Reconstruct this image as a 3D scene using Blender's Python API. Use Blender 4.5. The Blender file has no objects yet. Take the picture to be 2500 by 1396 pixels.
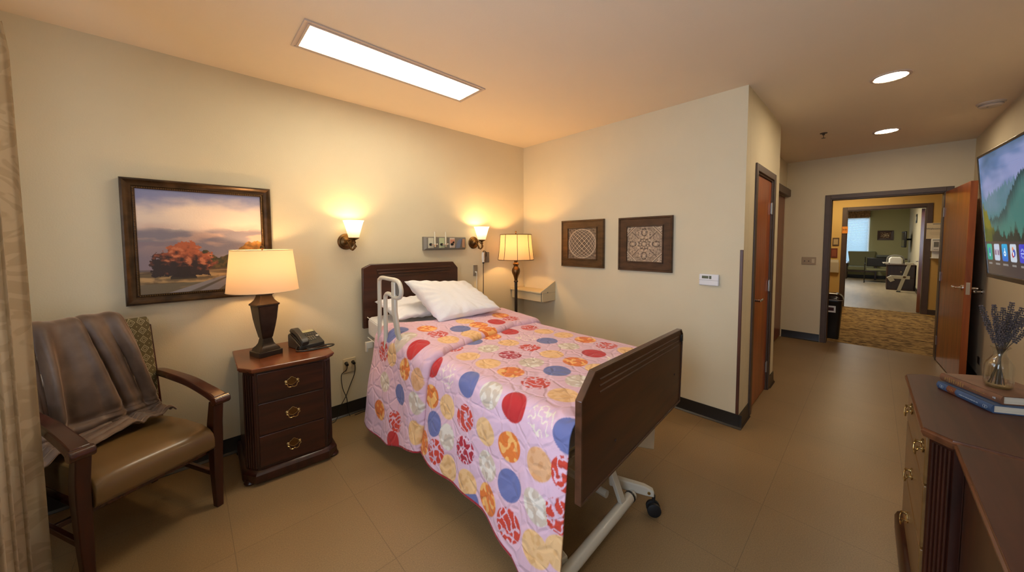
import bpy, bmesh, math, random
from mathutils import Vector, Matrix, Euler, noise
PI = math.pi
random.seed(7)
SC = bpy.context.scene
COL = SC.collection

# ---------------------------------------------------------------- materials
MATS = {}
def nt(name):
    m = bpy.data.materials.new(name); m.use_nodes = True
    n = m.node_tree.nodes; l = m.node_tree.links
    b = n['Principled BSDF']
    MATS[name] = m
    return m, n, l, b
def srgb(r, g, b):
    f = lambda c: (c/255/12.92) if c/255 <= .04045 else ((c/255+.055)/1.055)**2.4
    return (f(r), f(g), f(b))
def plain(name, col, rough=.5, metal=0, var=0.0, vscale=8, bump=0.0, bscale=60, coat=0, spec=.5, stretch=None, sheen=0):
    m, n, l, b = nt(name)
    b.inputs['Base Color'].default_value = (*col, 1)
    b.inputs['Roughness'].default_value = rough
    b.inputs['Metallic'].default_value = metal
    b.inputs['Coat Weight'].default_value = coat
    b.inputs['Specular IOR Level'].default_value = spec
    b.inputs['Sheen Weight'].default_value = sheen
    tc = n.new('ShaderNodeTexCoord'); mp = n.new('ShaderNodeMapping'); l.new(tc.outputs['Object'], mp.inputs[0])
    if stretch: mp.inputs['Scale'].default_value = stretch
    if var > 0:
        t = n.new('ShaderNodeTexNoise'); t.inputs['Scale'].default_value = vscale; t.inputs['Detail'].default_value = 5
        l.new(mp.outputs[0], t.inputs[0])
        r = n.new('ShaderNodeValToRGB')
        r.color_ramp.elements[0].position = .3; r.color_ramp.elements[1].position = .72
        r.color_ramp.elements[0].color = (*[c*(1-var) for c in col], 1)
        r.color_ramp.elements[1].color = (*[min(1, c*(1+var)) for c in col], 1)
        l.new(t.outputs[0], r.inputs[0]); l.new(r.outputs[0], b.inputs['Base Color'])
    if bump > 0:
        t2 = n.new('ShaderNodeTexNoise'); t2.inputs['Scale'].default_value = bscale; t2.inputs['Detail'].default_value = 3
        l.new(mp.outputs[0], t2.inputs[0])
        bp = n.new('ShaderNodeBump'); bp.inputs['Strength'].default_value = bump; bp.inputs['Distance'].default_value = .01
        l.new(t2.outputs[0], bp.inputs['Height']); l.new(bp.outputs[0], b.inputs['Normal'])
    return m
def wood(name, dark, light, rough=.3, axis=0, scale=5, coat=.2):
    s = [scale*4]*3; s[axis] = scale*.35
    m, n, l, b = nt(name)
    b.inputs['Roughness'].default_value = rough; b.inputs['Coat Weight'].default_value = coat; b.inputs['Coat Roughness'].default_value = .15
    tc = n.new('ShaderNodeTexCoord'); mp = n.new('ShaderNodeMapping'); mp.inputs['Scale'].default_value = s
    l.new(tc.outputs['Object'], mp.inputs[0])
    t = n.new('ShaderNodeTexNoise'); t.inputs['Scale'].default_value = 1; t.inputs['Detail'].default_value = 8; t.inputs['Distortion'].default_value = .6
    l.new(mp.outputs[0], t.inputs[0])
    r = n.new('ShaderNodeValToRGB'); r.color_ramp.elements[0].position = .32; r.color_ramp.elements[1].position = .7
    r.color_ramp.elements[0].color = (*dark, 1); r.color_ramp.elements[1].color = (*light, 1)
    l.new(t.outputs[0], r.inputs[0]); l.new(r.outputs[0], b.inputs['Base Color'])
    return m
def attr_mat(name, rough=.6, emit=0, metal=0, bump=0, bscale=80, coat=0):
    m, n, l, b = nt(name)
    a = n.new('ShaderNodeAttribute'); a.attribute_name = 'Col'
    l.new(a.outputs['Color'], b.inputs['Base Color']); b.inputs['Roughness'].default_value = rough
    b.inputs['Metallic'].default_value = metal; b.inputs['Coat Weight'].default_value = coat
    if emit:
        b.inputs['Emission Strength'].default_value = emit; l.new(a.outputs['Color'], b.inputs['Emission Color'])
    if bump:
        tc = n.new('ShaderNodeTexCoord'); t2 = n.new('ShaderNodeTexNoise'); t2.inputs['Scale'].default_value = bscale
        l.new(tc.outputs['Object'], t2.inputs[0]); bp = n.new('ShaderNodeBump'); bp.inputs['Strength'].default_value = bump
        bp.inputs['Distance'].default_value = .005
        l.new(t2.outputs[0], bp.inputs['Height']); l.new(bp.outputs[0], b.inputs['Normal'])
    return m
def emissive(name, col, strength, base=(.8, .8, .8)):
    m, n, l, b = nt(name)
    b.inputs['Base Color'].default_value = (*base, 1); b.inputs['Roughness'].default_value = .4
    b.inputs['Emission Color'].default_value = (*col, 1); b.inputs['Emission Strength'].default_value = strength
    return m
def shade_mat(name, col, emit, trans=.55, ecol=(1, .62, .25)):
    m, n, l, b = nt(name)
    b.inputs['Base Color'].default_value = (*col, 1); b.inputs['Roughness'].default_value = .8
    tr = n.new('ShaderNodeBsdfTranslucent'); tr.inputs[0].default_value = (*col, 1)
    mx = n.new('ShaderNodeMixShader'); mx.inputs[0].default_value = trans
    l.new(b.outputs[0], mx.inputs[1]); l.new(tr.outputs[0], mx.inputs[2])
    b.inputs['Emission Color'].default_value = (*ecol, 1); b.inputs['Emission Strength'].default_value = emit/(1-trans)
    l.new(mx.outputs[0], n['Material Output'].inputs[0])
    return m
def glass_mat(name, col=(1, 1, 1), rough=0.0, alpha=.12):
    m, n, l, b = nt(name)
    tr = n.new('ShaderNodeBsdfTransparent'); tr.inputs[0].default_value = (*col, 1)
    gl = n.new('ShaderNodeBsdfGlossy'); gl.inputs['Roughness'].default_value = rough+.02
    lw = n.new('ShaderNodeLayerWeight'); lw.inputs[0].default_value = .35
    mx = n.new('ShaderNodeMixShader')
    ma = n.new('ShaderNodeMath'); ma.operation = 'MULTIPLY_ADD'; ma.inputs[1].default_value = .6; ma.inputs[2].default_value = alpha*.3
    l.new(lw.outputs['Facing'], ma.inputs[0]); l.new(ma.outputs[0], mx.inputs[0])
    l.new(tr.outputs[0], mx.inputs[1]); l.new(gl.outputs[0], mx.inputs[2])
    l.new(mx.outputs[0], n['Material Output'].inputs[0])
    return m

# ---------------------------------------------------------------- geometry helpers
def BM(): return bmesh.new()
def box(bm, x0, x1, y0, y1, z0, z1):
    v = [bm.verts.new((x, y, z)) for z in (z0, z1) for x, y in ((x0, y0), (x1, y0), (x1, y1), (x0, y1))]
    for f in ((3, 2, 1, 0), (4, 5, 6, 7), (0, 1, 5, 4), (1, 2, 6, 5), (2, 3, 7, 6), (3, 0, 4, 7)):
        bm.faces.new([v[i] for i in f])
    return v
def loft(bm, sections, cap=True, closed=False):
    """sections: list of lists of 3D points, all the same length"""
    R = [[bm.verts.new(p) for p in s] for s in sections]
    n = len(R[0]); m = len(R)
    for i in range(m if closed else m-1):
        a, b = R[i], R[(i+1) % m]
        for j in range(n):
            bm.faces.new((a[j], a[(j+1) % n], b[(j+1) % n], b[j]))
    if cap and not closed:
        bm.faces.new(list(reversed(R[0]))); bm.faces.new(R[-1])
    return R
def circle(c, r, n=16, ax=None, ry=None):
    """circle of points about c with axes given by normal ax"""
    ax = Vector(ax or (0, 0, 1)).normalized()
    t = Vector((0, 0, 1)) if abs(ax.z) < .9 else Vector((1, 0, 0))
    u = ax.cross(t).normalized(); w = ax.cross(u).normalized()
    c = Vector(c)
    return [c+u*(r*math.cos(2*PI*i/n))+w*((ry or r)*math.sin(2*PI*i/n)) for i in range(n)]
def lathe(bm, prof, c=(0, 0, 0), n=32, cap=True):
    loft(bm, [[(c[0]+max(r, 1e-4)*math.cos(2*PI*i/n), c[1]+max(r, 1e-4)*math.sin(2*PI*i/n), c[2]+z) for i in range(n)] for r, z in prof], cap=cap)
def sqlathe(bm, prof, c=(0, 0, 0), ch=.12):
    """square section with small chamfers; prof = (half size, z)"""
    S = []
    for h, z in prof:
        k = h*ch
        S.append([(c[0]+x, c[1]+y, c[2]+z) for x, y in ((h, -h+k), (h, h-k), (h-k, h), (-h+k, h), (-h, h-k), (-h, -h+k), (-h+k, -h), (h-k, -h))])
    loft(bm, S)
def cyl(bm, p0, p1, r0, r1=None, n=16):
    p0, p1 = Vector(p0), Vector(p1); r1 = r0 if r1 is None else r1
    d = p1-p0
    loft(bm, [circle(p0, r0, n, d), circle(p1, r1, n, d)])
def smooth_path(pts, sub=6, closed=False):
    P = [Vector(p) for p in pts]; n = len(P); out = []
    rng = range(n) if closed else range(n-1)
    for i in rng:
        g = lambda k: P[k % n] if closed else P[min(max(k, 0), n-1)]
        a, b, c, d = g(i-1), g(i), g(i+1), g(i+2)
        for j in range(sub):
            t = j/sub
            out.append(.5*((2*b)+(c-a)*t+(2*a-5*b+4*c-d)*t*t+(-a+3*b-3*c+d)*t**3))
    if not closed: out.append(P[-1])
    return out
def tube(bm, pts, r, n=10, closed=False):
    P = [Vector(p) for p in pts]; m = len(P); S = []
    up = None
    for i in range(m):
        if closed: d = P[(i+1) % m]-P[i-1]
        else: d = P[min(i+1, m-1)]-P[max(i-1, 0)]
        d.normalize()
        if up is None:
            t = Vector((0, 0, 1)) if abs(d.z) < .9 else Vector((1, 0, 0))
            up = d.cross(t).normalized()
        up = (up-d*up.dot(d)).normalized()
        w = d.cross(up)
        rr = r[i] if isinstance(r, (list, tuple)) else r
        S.append([P[i]+up*(rr*math.cos(2*PI*k/n))+w*(rr*math.sin(2*PI*k/n)) for k in range(n)])
    loft(bm, S, closed=closed)
def prism(bm, poly, z0, z1):
    loft(bm, [[(x, y, z0) for x, y in poly], [(x, y, z1) for x, y in poly]])
def scaled_poly(poly, d):
    """offset a convex CCW polygon outward by d"""
    n = len(poly); out = []
    for i in range(n):
        p0, p1, p2 = Vector(poly[i-1]), Vector(poly[i]), Vector(poly[(i+1) % n])
        e1 = (p1-p0).normalized(); e2 = (p2-p1).normalized()
        n1 = Vector((e1.y, -e1.x)); n2 = Vector((e2.y, -e2.x))
        b = (n1+n2).normalized(); k = d/max(.3, b.dot(n1))
        out.append(tuple(p1+b*k))
    return out
def moulding(bm, poly, prof):
    """stack of offset polygons: prof = (offset, z)"""
    loft(bm, [[(x, y, z) for x, y in scaled_poly(poly, d)] for d, z in prof])
def ball(bm, c, r, s=(1, 1, 1), seg=12, rings=8):
    S = []
    for i in range(rings+1):
        a = -PI/2+PI*i/rings
        S.append([(c[0]+s[0]*r*max(.001, math.cos(a))*math.cos(2*PI*j/seg), c[1]+s[1]*r*max(.001, math.cos(a))*math.sin(2*PI*j/seg), c[2]+s[2]*r*math.sin(a)) for j in range(seg)])
    loft(bm, S)
def rounded_rect(w, h, r, n=5):
    P = []
    for cx, cy, a0 in ((w/2-r, h/2-r, 0), (-w/2+r, h/2-r, PI/2), (-w/2+r, -h/2+r, PI), (w/2-r, -h/2+r, 3*PI/2)):
        for i in range(n+1):
            a = a0+PI/2*i/n; P.append((cx+r*math.cos(a), cy+r*math.sin(a)))
    return P
def bend_grid(bm, nu, nv, f):
    V = [[bm.verts.new(f(i/nu, j/nv)) for j in range(nv+1)] for i in range(nu+1)]
    for i in range(nu):
        for j in range(nv):
            bm.faces.new((V[i][j], V[i+1][j], V[i+1][j+1], V[i][j+1]))
    return V

def thing(name, label, cat, loc=(0, 0, 0), rot=0, group=None):
    o = bpy.data.objects.new(name, None); COL.objects.link(o)
    o.location = loc; o.rotation_euler = rot if isinstance(rot, (tuple, list, Euler)) else (0, 0, rot)
    o.empty_display_size = .1
    o['label'] = label; o['category'] = cat
    if group: o['group'] = group
    return o
def tag(o, label, cat, group=None, kind=None):
    o['label'] = label; o['category'] = cat
    if group: o['group'] = group
    if kind: o['kind'] = kind
    return o
def root_of(o):
    M = Matrix.Identity(4)
    while o is not None:
        M = (Matrix.Translation(o.location) @ o.rotation_euler.to_matrix().to_4x4()) @ M
        o = o.parent
    return M
def obj(name, bm, mat, parent=None, bevel=0, smooth=False, world=False, seg=2, subsurf=0, angle=35):
    if world and parent is not None:
        bm.transform(root_of(parent).inverted())
    bmesh.ops.recalc_face_normals(bm, faces=bm.faces[:])
    me = bpy.data.meshes.new(name); bm.to_mesh(me); bm.free()
    if isinstance(mat, (list, tuple)):
        for m in mat: me.materials.append(m)
    else: me.materials.append(mat)
    o = bpy.data.objects.new(name, me); COL.objects.link(o)
    if parent is not None: o.parent = parent
    if smooth or bevel:
        for p in me.polygons: p.use_smooth = True
        if not (smooth is True and not bevel):
            pass
        try: me.set_sharp_from_angle(angle=math.radians(angle))
        except Exception: pass
    if bevel:
        b = o.modifiers.new('Bevel', 'BEVEL'); b.width = bevel; b.segments = seg; b.limit_method = 'ANGLE'; b.angle_limit = math.radians(35)
        b.harden_normals = False
    if subsurf:
        s = o.modifiers.new('Subsurf', 'SUBSURF'); s.levels = subsurf; s.render_levels = subsurf
    return o
def struct(name, bm, mat, parent=None, **k):
    o = obj(name, bm, mat, parent, **k)
    if parent is None: o['kind'] = 'structure'
    return o
def sroot(name, loc=(0, 0, 0), rot=0):
    o = bpy.data.objects.new(name, None); COL.objects.link(o); o.location = loc
    o.rotation_euler = rot if isinstance(rot, (tuple, list)) else (0, 0, rot); o['kind'] = 'structure'; o.empty_display_size = .1
    return o
def copy_tree(o, parent=None):
    c = o.copy(); COL.objects.link(c); c.parent = parent
    for ch in list(o.children): copy_tree(ch, c)
    return c
def color_grid(name, P0, U, V, nx, ny, func, mat, parent=None, relief=None, nrm=None, world=False):
    """flat (or relief) picture surface: P0 lower-left corner, U,V edge vectors; func(u,v)->(r,g,b)"""
    P0, U, V = Vector(P0), Vector(U), Vector(V); N = Vector(nrm) if nrm else U.cross(V).normalized()
    if world and parent is not None:
        Mi = root_of(parent).inverted(); P0 = Mi @ P0; U = Mi.to_3x3() @ U; V = Mi.to_3x3() @ V; N = Mi.to_3x3() @ N
    vs = []; cols = []
    for j in range(ny+1):
        for i in range(nx+1):
            u, v = i/nx, j/ny
            p = P0+U*u+V*v
            if relief: p = p+N*relief(u, v)
            vs.append(p); c = func(u, v); cols.extend((c[0], c[1], c[2], 1))
    fs = [(j*(nx+1)+i, j*(nx+1)+i+1, (j+1)*(nx+1)+i+1, (j+1)*(nx+1)+i) for j in range(ny) for i in range(nx)]
    me = bpy.data.meshes.new(name); me.from_pydata(vs, [], fs); me.update()
    a = me.color_attributes.new('Col', 'FLOAT_COLOR', 'POINT'); a.data.foreach_set('color', cols)
    me.materials.append(mat)
    for p in me.polygons: p.use_smooth = True
    o = bpy.data.objects.new(name, me); COL.objects.link(o)
    if parent: o.parent = parent
    return o
def text_mesh(name, txt, size, mat, parent, M, extrude=.0006, align='CENTER'):
    cu = bpy.data.curves.new(name, 'FONT'); cu.body = txt; cu.size = size; cu.extrude = extrude; cu.align_x = align; cu.align_y = 'CENTER'
    cu.resolution_u = 3
    t = bpy.data.objects.new(name+'_tmp', cu); COL.objects.link(t)
    dg = bpy.context.evaluated_depsgraph_get(); me = bpy.data.meshes.new_from_object(t.evaluated_get(dg))
    COL.objects.unlink(t); bpy.data.objects.remove(t)
    me.name = name; me.transform(M); me.materials.clear(); me.materials.append(mat)
    o = bpy.data.objects.new(name, me); COL.objects.link(o)
    if parent: o.parent = parent
    return o
def fbm(x, y, z=0, o=4):
    return noise.fractal(Vector((x, y, z)), 1.0, 2.0, o)
def mixc(a, b, t):
    t = max(0, min(1, t)); return tuple(a[i]+(b[i]-a[i])*t for i in range(3))
def sstep(a, b, x):
    t = max(0, min(1, (x-a)/(b-a))); return t*t*(3-2*t)

# ---------------------------------------------------------------- the palette
M_WALL = plain('wall_paint', (.71, .625, .44), .75, var=.02, vscale=3, bump=.12, bscale=140)
M_CEIL = plain('ceiling_paint', (.85, .71, .54), .8, var=.015, vscale=2, bump=.05, bscale=120)
M_SAGE = plain('sage_paint', (.40, .385, .215), .8)
M_AMBER = plain('corridor_paint', (.62, .40, .12), .8)
M_BASEB = plain('vinyl_baseboard', (.018, .015, .012), .35)
M_FRAME = plain('door_frame_paint', (.085, .052, .034), .45, var=.1, vscale=12)
M_DOOR = wood('door_veneer', (.22, .048, .008), (.40, .098, .016), .34, axis=2, scale=5)
M_DOORD = wood('closet_veneer', (.14, .034, .010), (.25, .062, .016), .4, axis=2, scale=5)
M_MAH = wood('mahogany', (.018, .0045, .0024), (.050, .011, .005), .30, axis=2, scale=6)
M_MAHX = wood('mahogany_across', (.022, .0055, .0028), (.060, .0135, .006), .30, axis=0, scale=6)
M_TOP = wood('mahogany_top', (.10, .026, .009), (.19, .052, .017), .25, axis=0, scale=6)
M_TOPD = wood('dresser_top_wood', (.040, .012, .006), (.075, .022, .010), .48, axis=0, scale=6, coat=0)
for _m in (M_TOPD,): _m.node_tree.nodes['Principled BSDF'].inputs['Specular IOR Level'].default_value = .25
M_BED = wood('bed_board_wood', (.030, .0080, .0035), (.072, .018, .0065), .34, axis=0, scale=5)
M_EDGE = wood('moulded_edge_wood', (.085, .030, .013), (.15, .055, .022), .25, axis=0, scale=6)
M_CHW = wood('chair_wood', (.026, .0055, .003), (.070, .0145, .0055), .25, axis=1, scale=7, coat=.4)
M_CHL = wood('chair_leg_wood', (.024, .0052, .003), (.052, .011, .0045), .28, axis=2, scale=6, coat=.2)
M_BRASS = plain('antique_brass', (.50, .36, .15), .28, 1)
M_BRONZE = plain('bronze', (.17, .095, .038), .35, 1, var=.25, vscale=20)
M_DBRONZE = plain('dark_bronze', (.045, .030, .020), .38, .6, var=.3, vscale=15)
M_CHROME = plain('chrome', (.75, .73, .70), .15, 1)
M_STEEL = plain('dull_steel', (.42, .39, .35), .35, 1)
M_WHITE = plain('white_plastic', (.80, .79, .76), .4)
M_IVORY = plain('ivory_plastic', (.62, .52, .34), .4)
M_IVORYT = plain('tan_cover_plate', (.42, .32, .20), .45)
M_CREAMPAINT = plain('cream_enamel', (.66, .62, .52), .3, coat=.3)
M_BLACK = plain('black_plastic', (.012, .011, .010), .35)
M_RUBBER = plain('black_rubber', (.010, .010, .011), .6)
M_GREYP = plain('grey_plastic', (.16, .155, .145), .5)
M_PHONE = plain('phone_plastic', (.030, .029, .026), .35)
M_LINEN = plain('white_linen', (.84, .84, .87), .85, bump=.25, bscale=35, sheen=.2)
M_SHEET = plain('white_sheet', (.80, .77, .72), .85, bump=.15, bscale=40)
M_VINYL = plain('brown_vinyl', (.15, .088, .032), .30, var=.06, vscale=5, coat=.12)
M_PAPER = plain('book_pages', (.62, .55, .44), .9, var=.12, vscale=60, stretch=(.05, .05, 8))
M_SHELF = plain('cream_laminate', (.62, .52, .33), .45)
# ================================================================ THE SETTING
H = 2.626; LX = -3.95; Y2 = -2.355; D = 1.291; E = 3.516; E2 = 3.70; W = -3.80; F = 7.49; G = 16.17
# floor tiles, 0.54 m, thin seams
m, n, l, b = nt('floor_tile'); M_FLOOR = m
tc = n.new('ShaderNodeTexCoord'); mp = n.new('ShaderNodeMapping'); mp.inputs['Location'].default_value = (2.43, 1.56, 0)
l.new(tc.outputs['Object'], mp.inputs[0])
br = n.new('ShaderNodeTexBrick'); br.offset = 0; br.inputs['Scale'].default_value = 1
br.inputs['Brick Width'].default_value = .54; br.inputs['Row Height'].default_value = .55; br.inputs['Mortar Size'].default_value = .0016
br.inputs['Mortar Smooth'].default_value = .1
br.inputs['Color1'].default_value = (.27, .172, .080, 1); br.inputs['Color2'].default_value = (.258, .164, .075, 1); br.inputs['Mortar'].default_value = (.18, .112, .053, 1)
l.new(mp.outputs[0], br.inputs[0])
ns = n.new('ShaderNodeTexNoise'); ns.inputs['Scale'].default_value = 170; ns.inputs['Detail'].default_value = 4; l.new(tc.outputs['Object'], ns.inputs[0])
nl = n.new('ShaderNodeTexNoise'); nl.inputs['Scale'].default_value = 1.7; nl.inputs['Detail'].default_value = 3; l.new(tc.outputs['Object'], nl.inputs[0])
mr = n.new('ShaderNodeMapRange'); mr.inputs[1].default_value = .3; mr.inputs[2].default_value = .7; mr.inputs[3].default_value = .84; mr.inputs[4].default_value = 1.16; l.new(ns.outputs[0], mr.inputs[0])
mr2 = n.new('ShaderNodeMapRange'); mr2.inputs[1].default_value = .3; mr2.inputs[2].default_value = .7; mr2.inputs[3].default_value = .92; mr2.inputs[4].default_value = 1.08; l.new(nl.outputs[0], mr2.inputs[0])
mm = n.new('ShaderNodeMath'); mm.operation = 'MULTIPLY'; l.new(mr.outputs[0], mm.inputs[0]); l.new(mr2.outputs[0], mm.inputs[1])
mx = n.new('ShaderNodeVectorMath'); mx.operation = 'SCALE'; l.new(br.outputs['Color'], mx.inputs[0]); l.new(mm.outputs[0], mx.inputs['Scale'])
l.new(mx.outputs[0], b.inputs['Base Color']); b.inputs['Roughness'].default_value = .36; b.inputs['Specular IOR Level'].default_value = .4
# corridor carpet
m, n, l, b = nt('corridor_carpet'); M_CARPET = m
tc = n.new('ShaderNodeTexCoord'); mp = n.new('ShaderNodeMapping'); mp.inputs['Scale'].default_value = (11, 4.5, 1); mp.inputs['Rotation'].default_value = (0, 0, .25); l.new(tc.outputs['Object'], mp.inputs[0])
wv = n.new('ShaderNodeTexNoise'); wv.inputs['Scale'].default_value = 1.6; wv.inputs['Detail'].default_value = 2; wv.inputs['Distortion'].default_value = 1.4
l.new(mp.outputs[0], wv.inputs[0])
cr = n.new('ShaderNodeValToRGB'); cr.color_ramp.elements[0].position = .44; cr.color_ramp.elements[1].position = .54
cr.color_ramp.elements[0].color = (.125, .066, .018, 1); cr.color_ramp.elements[1].color = (.44, .285, .095, 1)
l.new(wv.outputs[0], cr.inputs[0]); l.new(cr.outputs[0], b.inputs['Base Color']); b.inputs['Roughness'].default_value = .95
M_FLOOR2 = plain('far_room_vinyl', (.33, .265, .175), .4, var=.15, vscale=1.4, stretch=(.7, 5, 1))

bm = BM(); box(bm, LX-.1, E2, W-.12, .12, -.1, 0); struct('floor', bm, M_FLOOR)
bm = BM(); box(bm, E2, F+.06, -5.7, -.8, -.1, 0); struct('floor_corridor', bm, M_CARPET)
bm = BM(); box(bm, F+.06, G+.1, -4.0, -.4, -.1, 0); struct('floor_far', bm, M_FLOOR2)
bm = BM(); box(bm, LX-.1, E2-.02, W-.12, .12, H, H+.1); struct('ceiling', bm, M_CEIL)
bm = BM(); box(bm, E2-.02, F+.06, -5.7, -.8, H, H+.1); struct('ceiling_corridor', bm, M_CEIL)
bm = BM(); box(bm, F+.06, G+.1, -4.0, -.4, 2.75, 2.85); struct('ceiling_far', bm, M_CEIL)

bm = BM(); box(bm, LX-.1, 0.0, 0, .12, 0, H); struct('wall_head', bm, M_WALL)
bm = BM(); box(bm, 0, .12, Y2+.0005, .12, 0, H); struct('wall_right', bm, M_WALL)
# wall with the narrow door
DX0, DX1, DT = .335, 1.02, 2.045
bm = BM()
box(bm, .12, DX0, Y2, Y2+.12, 0, H); box(bm, DX1, D, Y2, Y2+.12, 0, H); box(bm, DX0, DX1, Y2, Y2+.12, DT, H)
box(bm, D-.1, D, Y2+.12, -2.10, 0, H); box(bm, .12, D-.1, Y2+.3, Y2+.4, 0, H)
struct('wall_passage', bm, M_WALL)
CX0, CX1, CY = 1.40, 3.50, -2.10
bm = BM()
box(bm, D, CX0, CY, CY+.12, 0, H); box(bm, CX0, E, CY, CY+.12, 2.13, H); box(bm, CX1, E, CY, CY+.12, 0, 2.13)
box(bm, CX0, CX1, CY+.07, CY+.12, 0, 2.13)
struct('wall_closet', bm, M_WALL)
OY0, OY1, OT = -3.615, -2.59, 2.055      # doorway opening
bm = BM()
box(bm, E, E2, OY1, CY+.12, 0, H); box(bm, E, E2, W, OY0, 0, H); box(bm, E, E2, OY0, OY1, OT, H)
struct('wall_doorway', bm, M_WALL)
bm = BM(); box(bm, LX-.1, E2, W-.12, W, 0, H); struct('wall_television', bm, M_WALL)
# window wall (left)
WY0, WY1, WZ0, WZ1 = -3.35, -.95, .75, 2.25
bm = BM()
box(bm, LX-.1, LX, W, WY0, 0, H); box(bm, LX-.1, LX, WY1, 0, 0, H); box(bm, LX-.1, LX, WY0, WY1, 0, WZ0); box(bm, LX-.1, LX, WY0, WY1, WZ1, H)
struct('wall_left', bm, M_WALL)
M_GLASS = glass_mat('window_glass')
win = sroot('window_1', (LX-.05, (WY0+WY1)/2, WZ0))
bm = BM()
for a, c in ((WY0, WY0+.05), (WY1-.05, WY1), ((WY0+WY1)/2-.02, (WY0+WY1)/2+.02)): box(bm, LX-.08, LX-.01, a, c, WZ0, WZ1)
for a, c in ((WZ0, WZ0+.05), (WZ1-.05, WZ1)): box(bm, LX-.08, LX-.01, WY0+.05, WY1-.05, a, c)
obj('window_frame', bm, M_WHITE, win, world=True)
bm = BM(); box(bm, LX-.06, LX-.05, WY0+.04, WY1-.04, WZ0+.04, WZ1-.04); obj('pane', bm, M_GLASS, win, world=True)
bm = BM(); box(bm, LX-.01, LX+.09, WY0-.05, WY1+.05, WZ0-.03, WZ0); obj('window_sill', bm, M_WHITE, win, world=True, bevel=.005)

# baseboards
hb = .109
def baseboard(name, *runs):
    bm = BM()
    for (x0, y0, x1, y1, nx, ny) in runs:       # run along wall, n = outward normal
        t = .010; c = .020
        P = [(0, 0), (t, 0), (t, 0)]
        prof = [(0, hb), (.006, hb), (.008, .03), (.011, .014), (.022, .003), (.022, 0), (0, 0)]
        loft(bm, [[(x0+nx*o, y0+ny*o, z) for o, z in prof], [(x1+nx*o, y1+ny*o, z) for o, z in prof]])
    struct(name, bm, M_BASEB, smooth=True, angle=25)
baseboard('baseboard_head', (LX, 0, 0, 0, 0, -1))
baseboard('baseboard_right', (0, 0, 0, Y2-.022, -1, 0))
baseboard('baseboard_passage', (-.010, Y2, .28, Y2, 0, -1), (1.075, Y2, D+.02, Y2, 0, -1), (D, Y2, D, CY, 1, 0))
baseboard('baseboard_doorway', (E, CY, E, -2.535, -1, 0))
baseboard('baseboard_television', (LX, W, 3.5, W, 0, 1))
baseboard('baseboard_left', (LX, W, LX, 0, 1, 0))

# dark wooden corner guard on the outside corner
bm = BM(); box(bm, -.010, 0, -2.3545, -2.333, hb, 1.397)
struct('trim_1', bm, wood('corner_guard_wood', (.07, .022, .012), (.12, .04, .02), .4, 2), bevel=.003)

def door_frame(name, axis, c, a0, a1, top, w=.052, depth=(.0, .12), proud=.014, both=True):
    """frame about an opening a0..a1 on plane axis=c, proud on the -side"""
    bm = BM()
    lo, hi = depth
    def bx(p0, p1, z0, z1, q0, q1):
        if axis == 'y': box(bm, p0, p1, q0, q1, z0, z1)
        else: box(bm, q0, q1, p0, p1, z0, z1)
    # jamb linings
    bx(a0-.002, a0+.02, 0, top, lo, hi); bx(a1-.02, a1+.002, 0, top, lo, hi); bx(a0+.02, a1-.02, top-.02, top+.002, lo, hi)
    sides = [(lo-proud, lo)]+([(hi, hi+proud)] if both else [])
    for q0, q1 in sides:
        bx(a0-w, a0+.006, 0, top+w, q0, q1); bx(a1-.006, a1+w, 0, top+w, q0, q1); bx(a0+.006, a1-.006, top-.006, top+w, q0, q1)
    struct(name, bm, M_FRAME, bevel=.003)
door_frame('trim_2', 'y', Y2, DX0, DX1, DT, depth=(Y2, Y2+.12), both=False)
door_frame('trim_3', 'x', E, OY0, OY1, OT, depth=(E, E2), w=.05)
door_frame('trim_4', 'x', F, -3.74, -2.60, 2.13, depth=(F, F+.12), w=.065)

def lever(parent, M, mirror=1, mat=M_CHROME):
    """lever handle: rose on plane z=0 facing +z, lever along +x*mirror"""
    bm = BM(); lathe(bm, [(.027, 0), (.027, .006), (.022, .010), (.011, .012), (.010, .045), (.012, .05), (.0, .052)], n=20)
    tube(bm, smooth_path([(0, 0, .042), (.02*mirror, 0, .047), (.06*mirror, 0, .047), (.115*mirror, .003, .045)], 5), [.011]*6+[.0095]*5+[.008]*5)
    bm.transform(M); return obj('door_handle', bm, mat, parent, smooth=True)
def hinge(parent, x, y, z, horizontal=None, name='hinge'):
    bm = BM(); cyl(bm, (x, y, z-.055), (x, y, z+.055), .008, n=10); box(bm, x-.026, x+.02, y+.001, y+.006, z-.05, z+.05)
    return obj(name, bm, M_STEEL, parent, smooth=True)
# narrow door
d1 = sroot('door_1', (DX1-.02, Y2+.02, 0))
bm = BM(); box(bm, DX0+.022, DX1-.022, Y2+.012, Y2+.052, .012, DT-.022); obj('door_leaf', bm, M_DOOR, d1, world=True, bevel=.002)
lever(d1, Matrix.Translation((DX0+.075-(DX1-.02), -.008, .958)) @ Matrix.Rotation(PI/2, 4, 'X'))
for z in (1.774, 1.034, .238): hinge(d1, -.006, -.018, z)
# closet doors
M_CLOS = M_DOORD
cl = sroot('door_2', (CX0, CY, 0))
hw = (CX1-CX0)/2
bm = BM(); box(bm, CX0+.005, CX0+hw-.002, CY+.012, CY+.045, .015, 2.12); obj('door_leaf', bm, M_CLOS, cl, world=True, bevel=.002)
bm = BM(); box(bm, CX0+hw+.002, CX1-.003, CY+.012, CY+.045, .015, 2.12); obj('door_leaf', bm, M_CLOS, cl, world=True, bevel=.002)
bm = BM(); box(bm, CX0-.02, E-.002, CY-.055, CY, 2.125, 2.225); struct('trim_5', bm, M_FRAME, bevel=.004)
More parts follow.
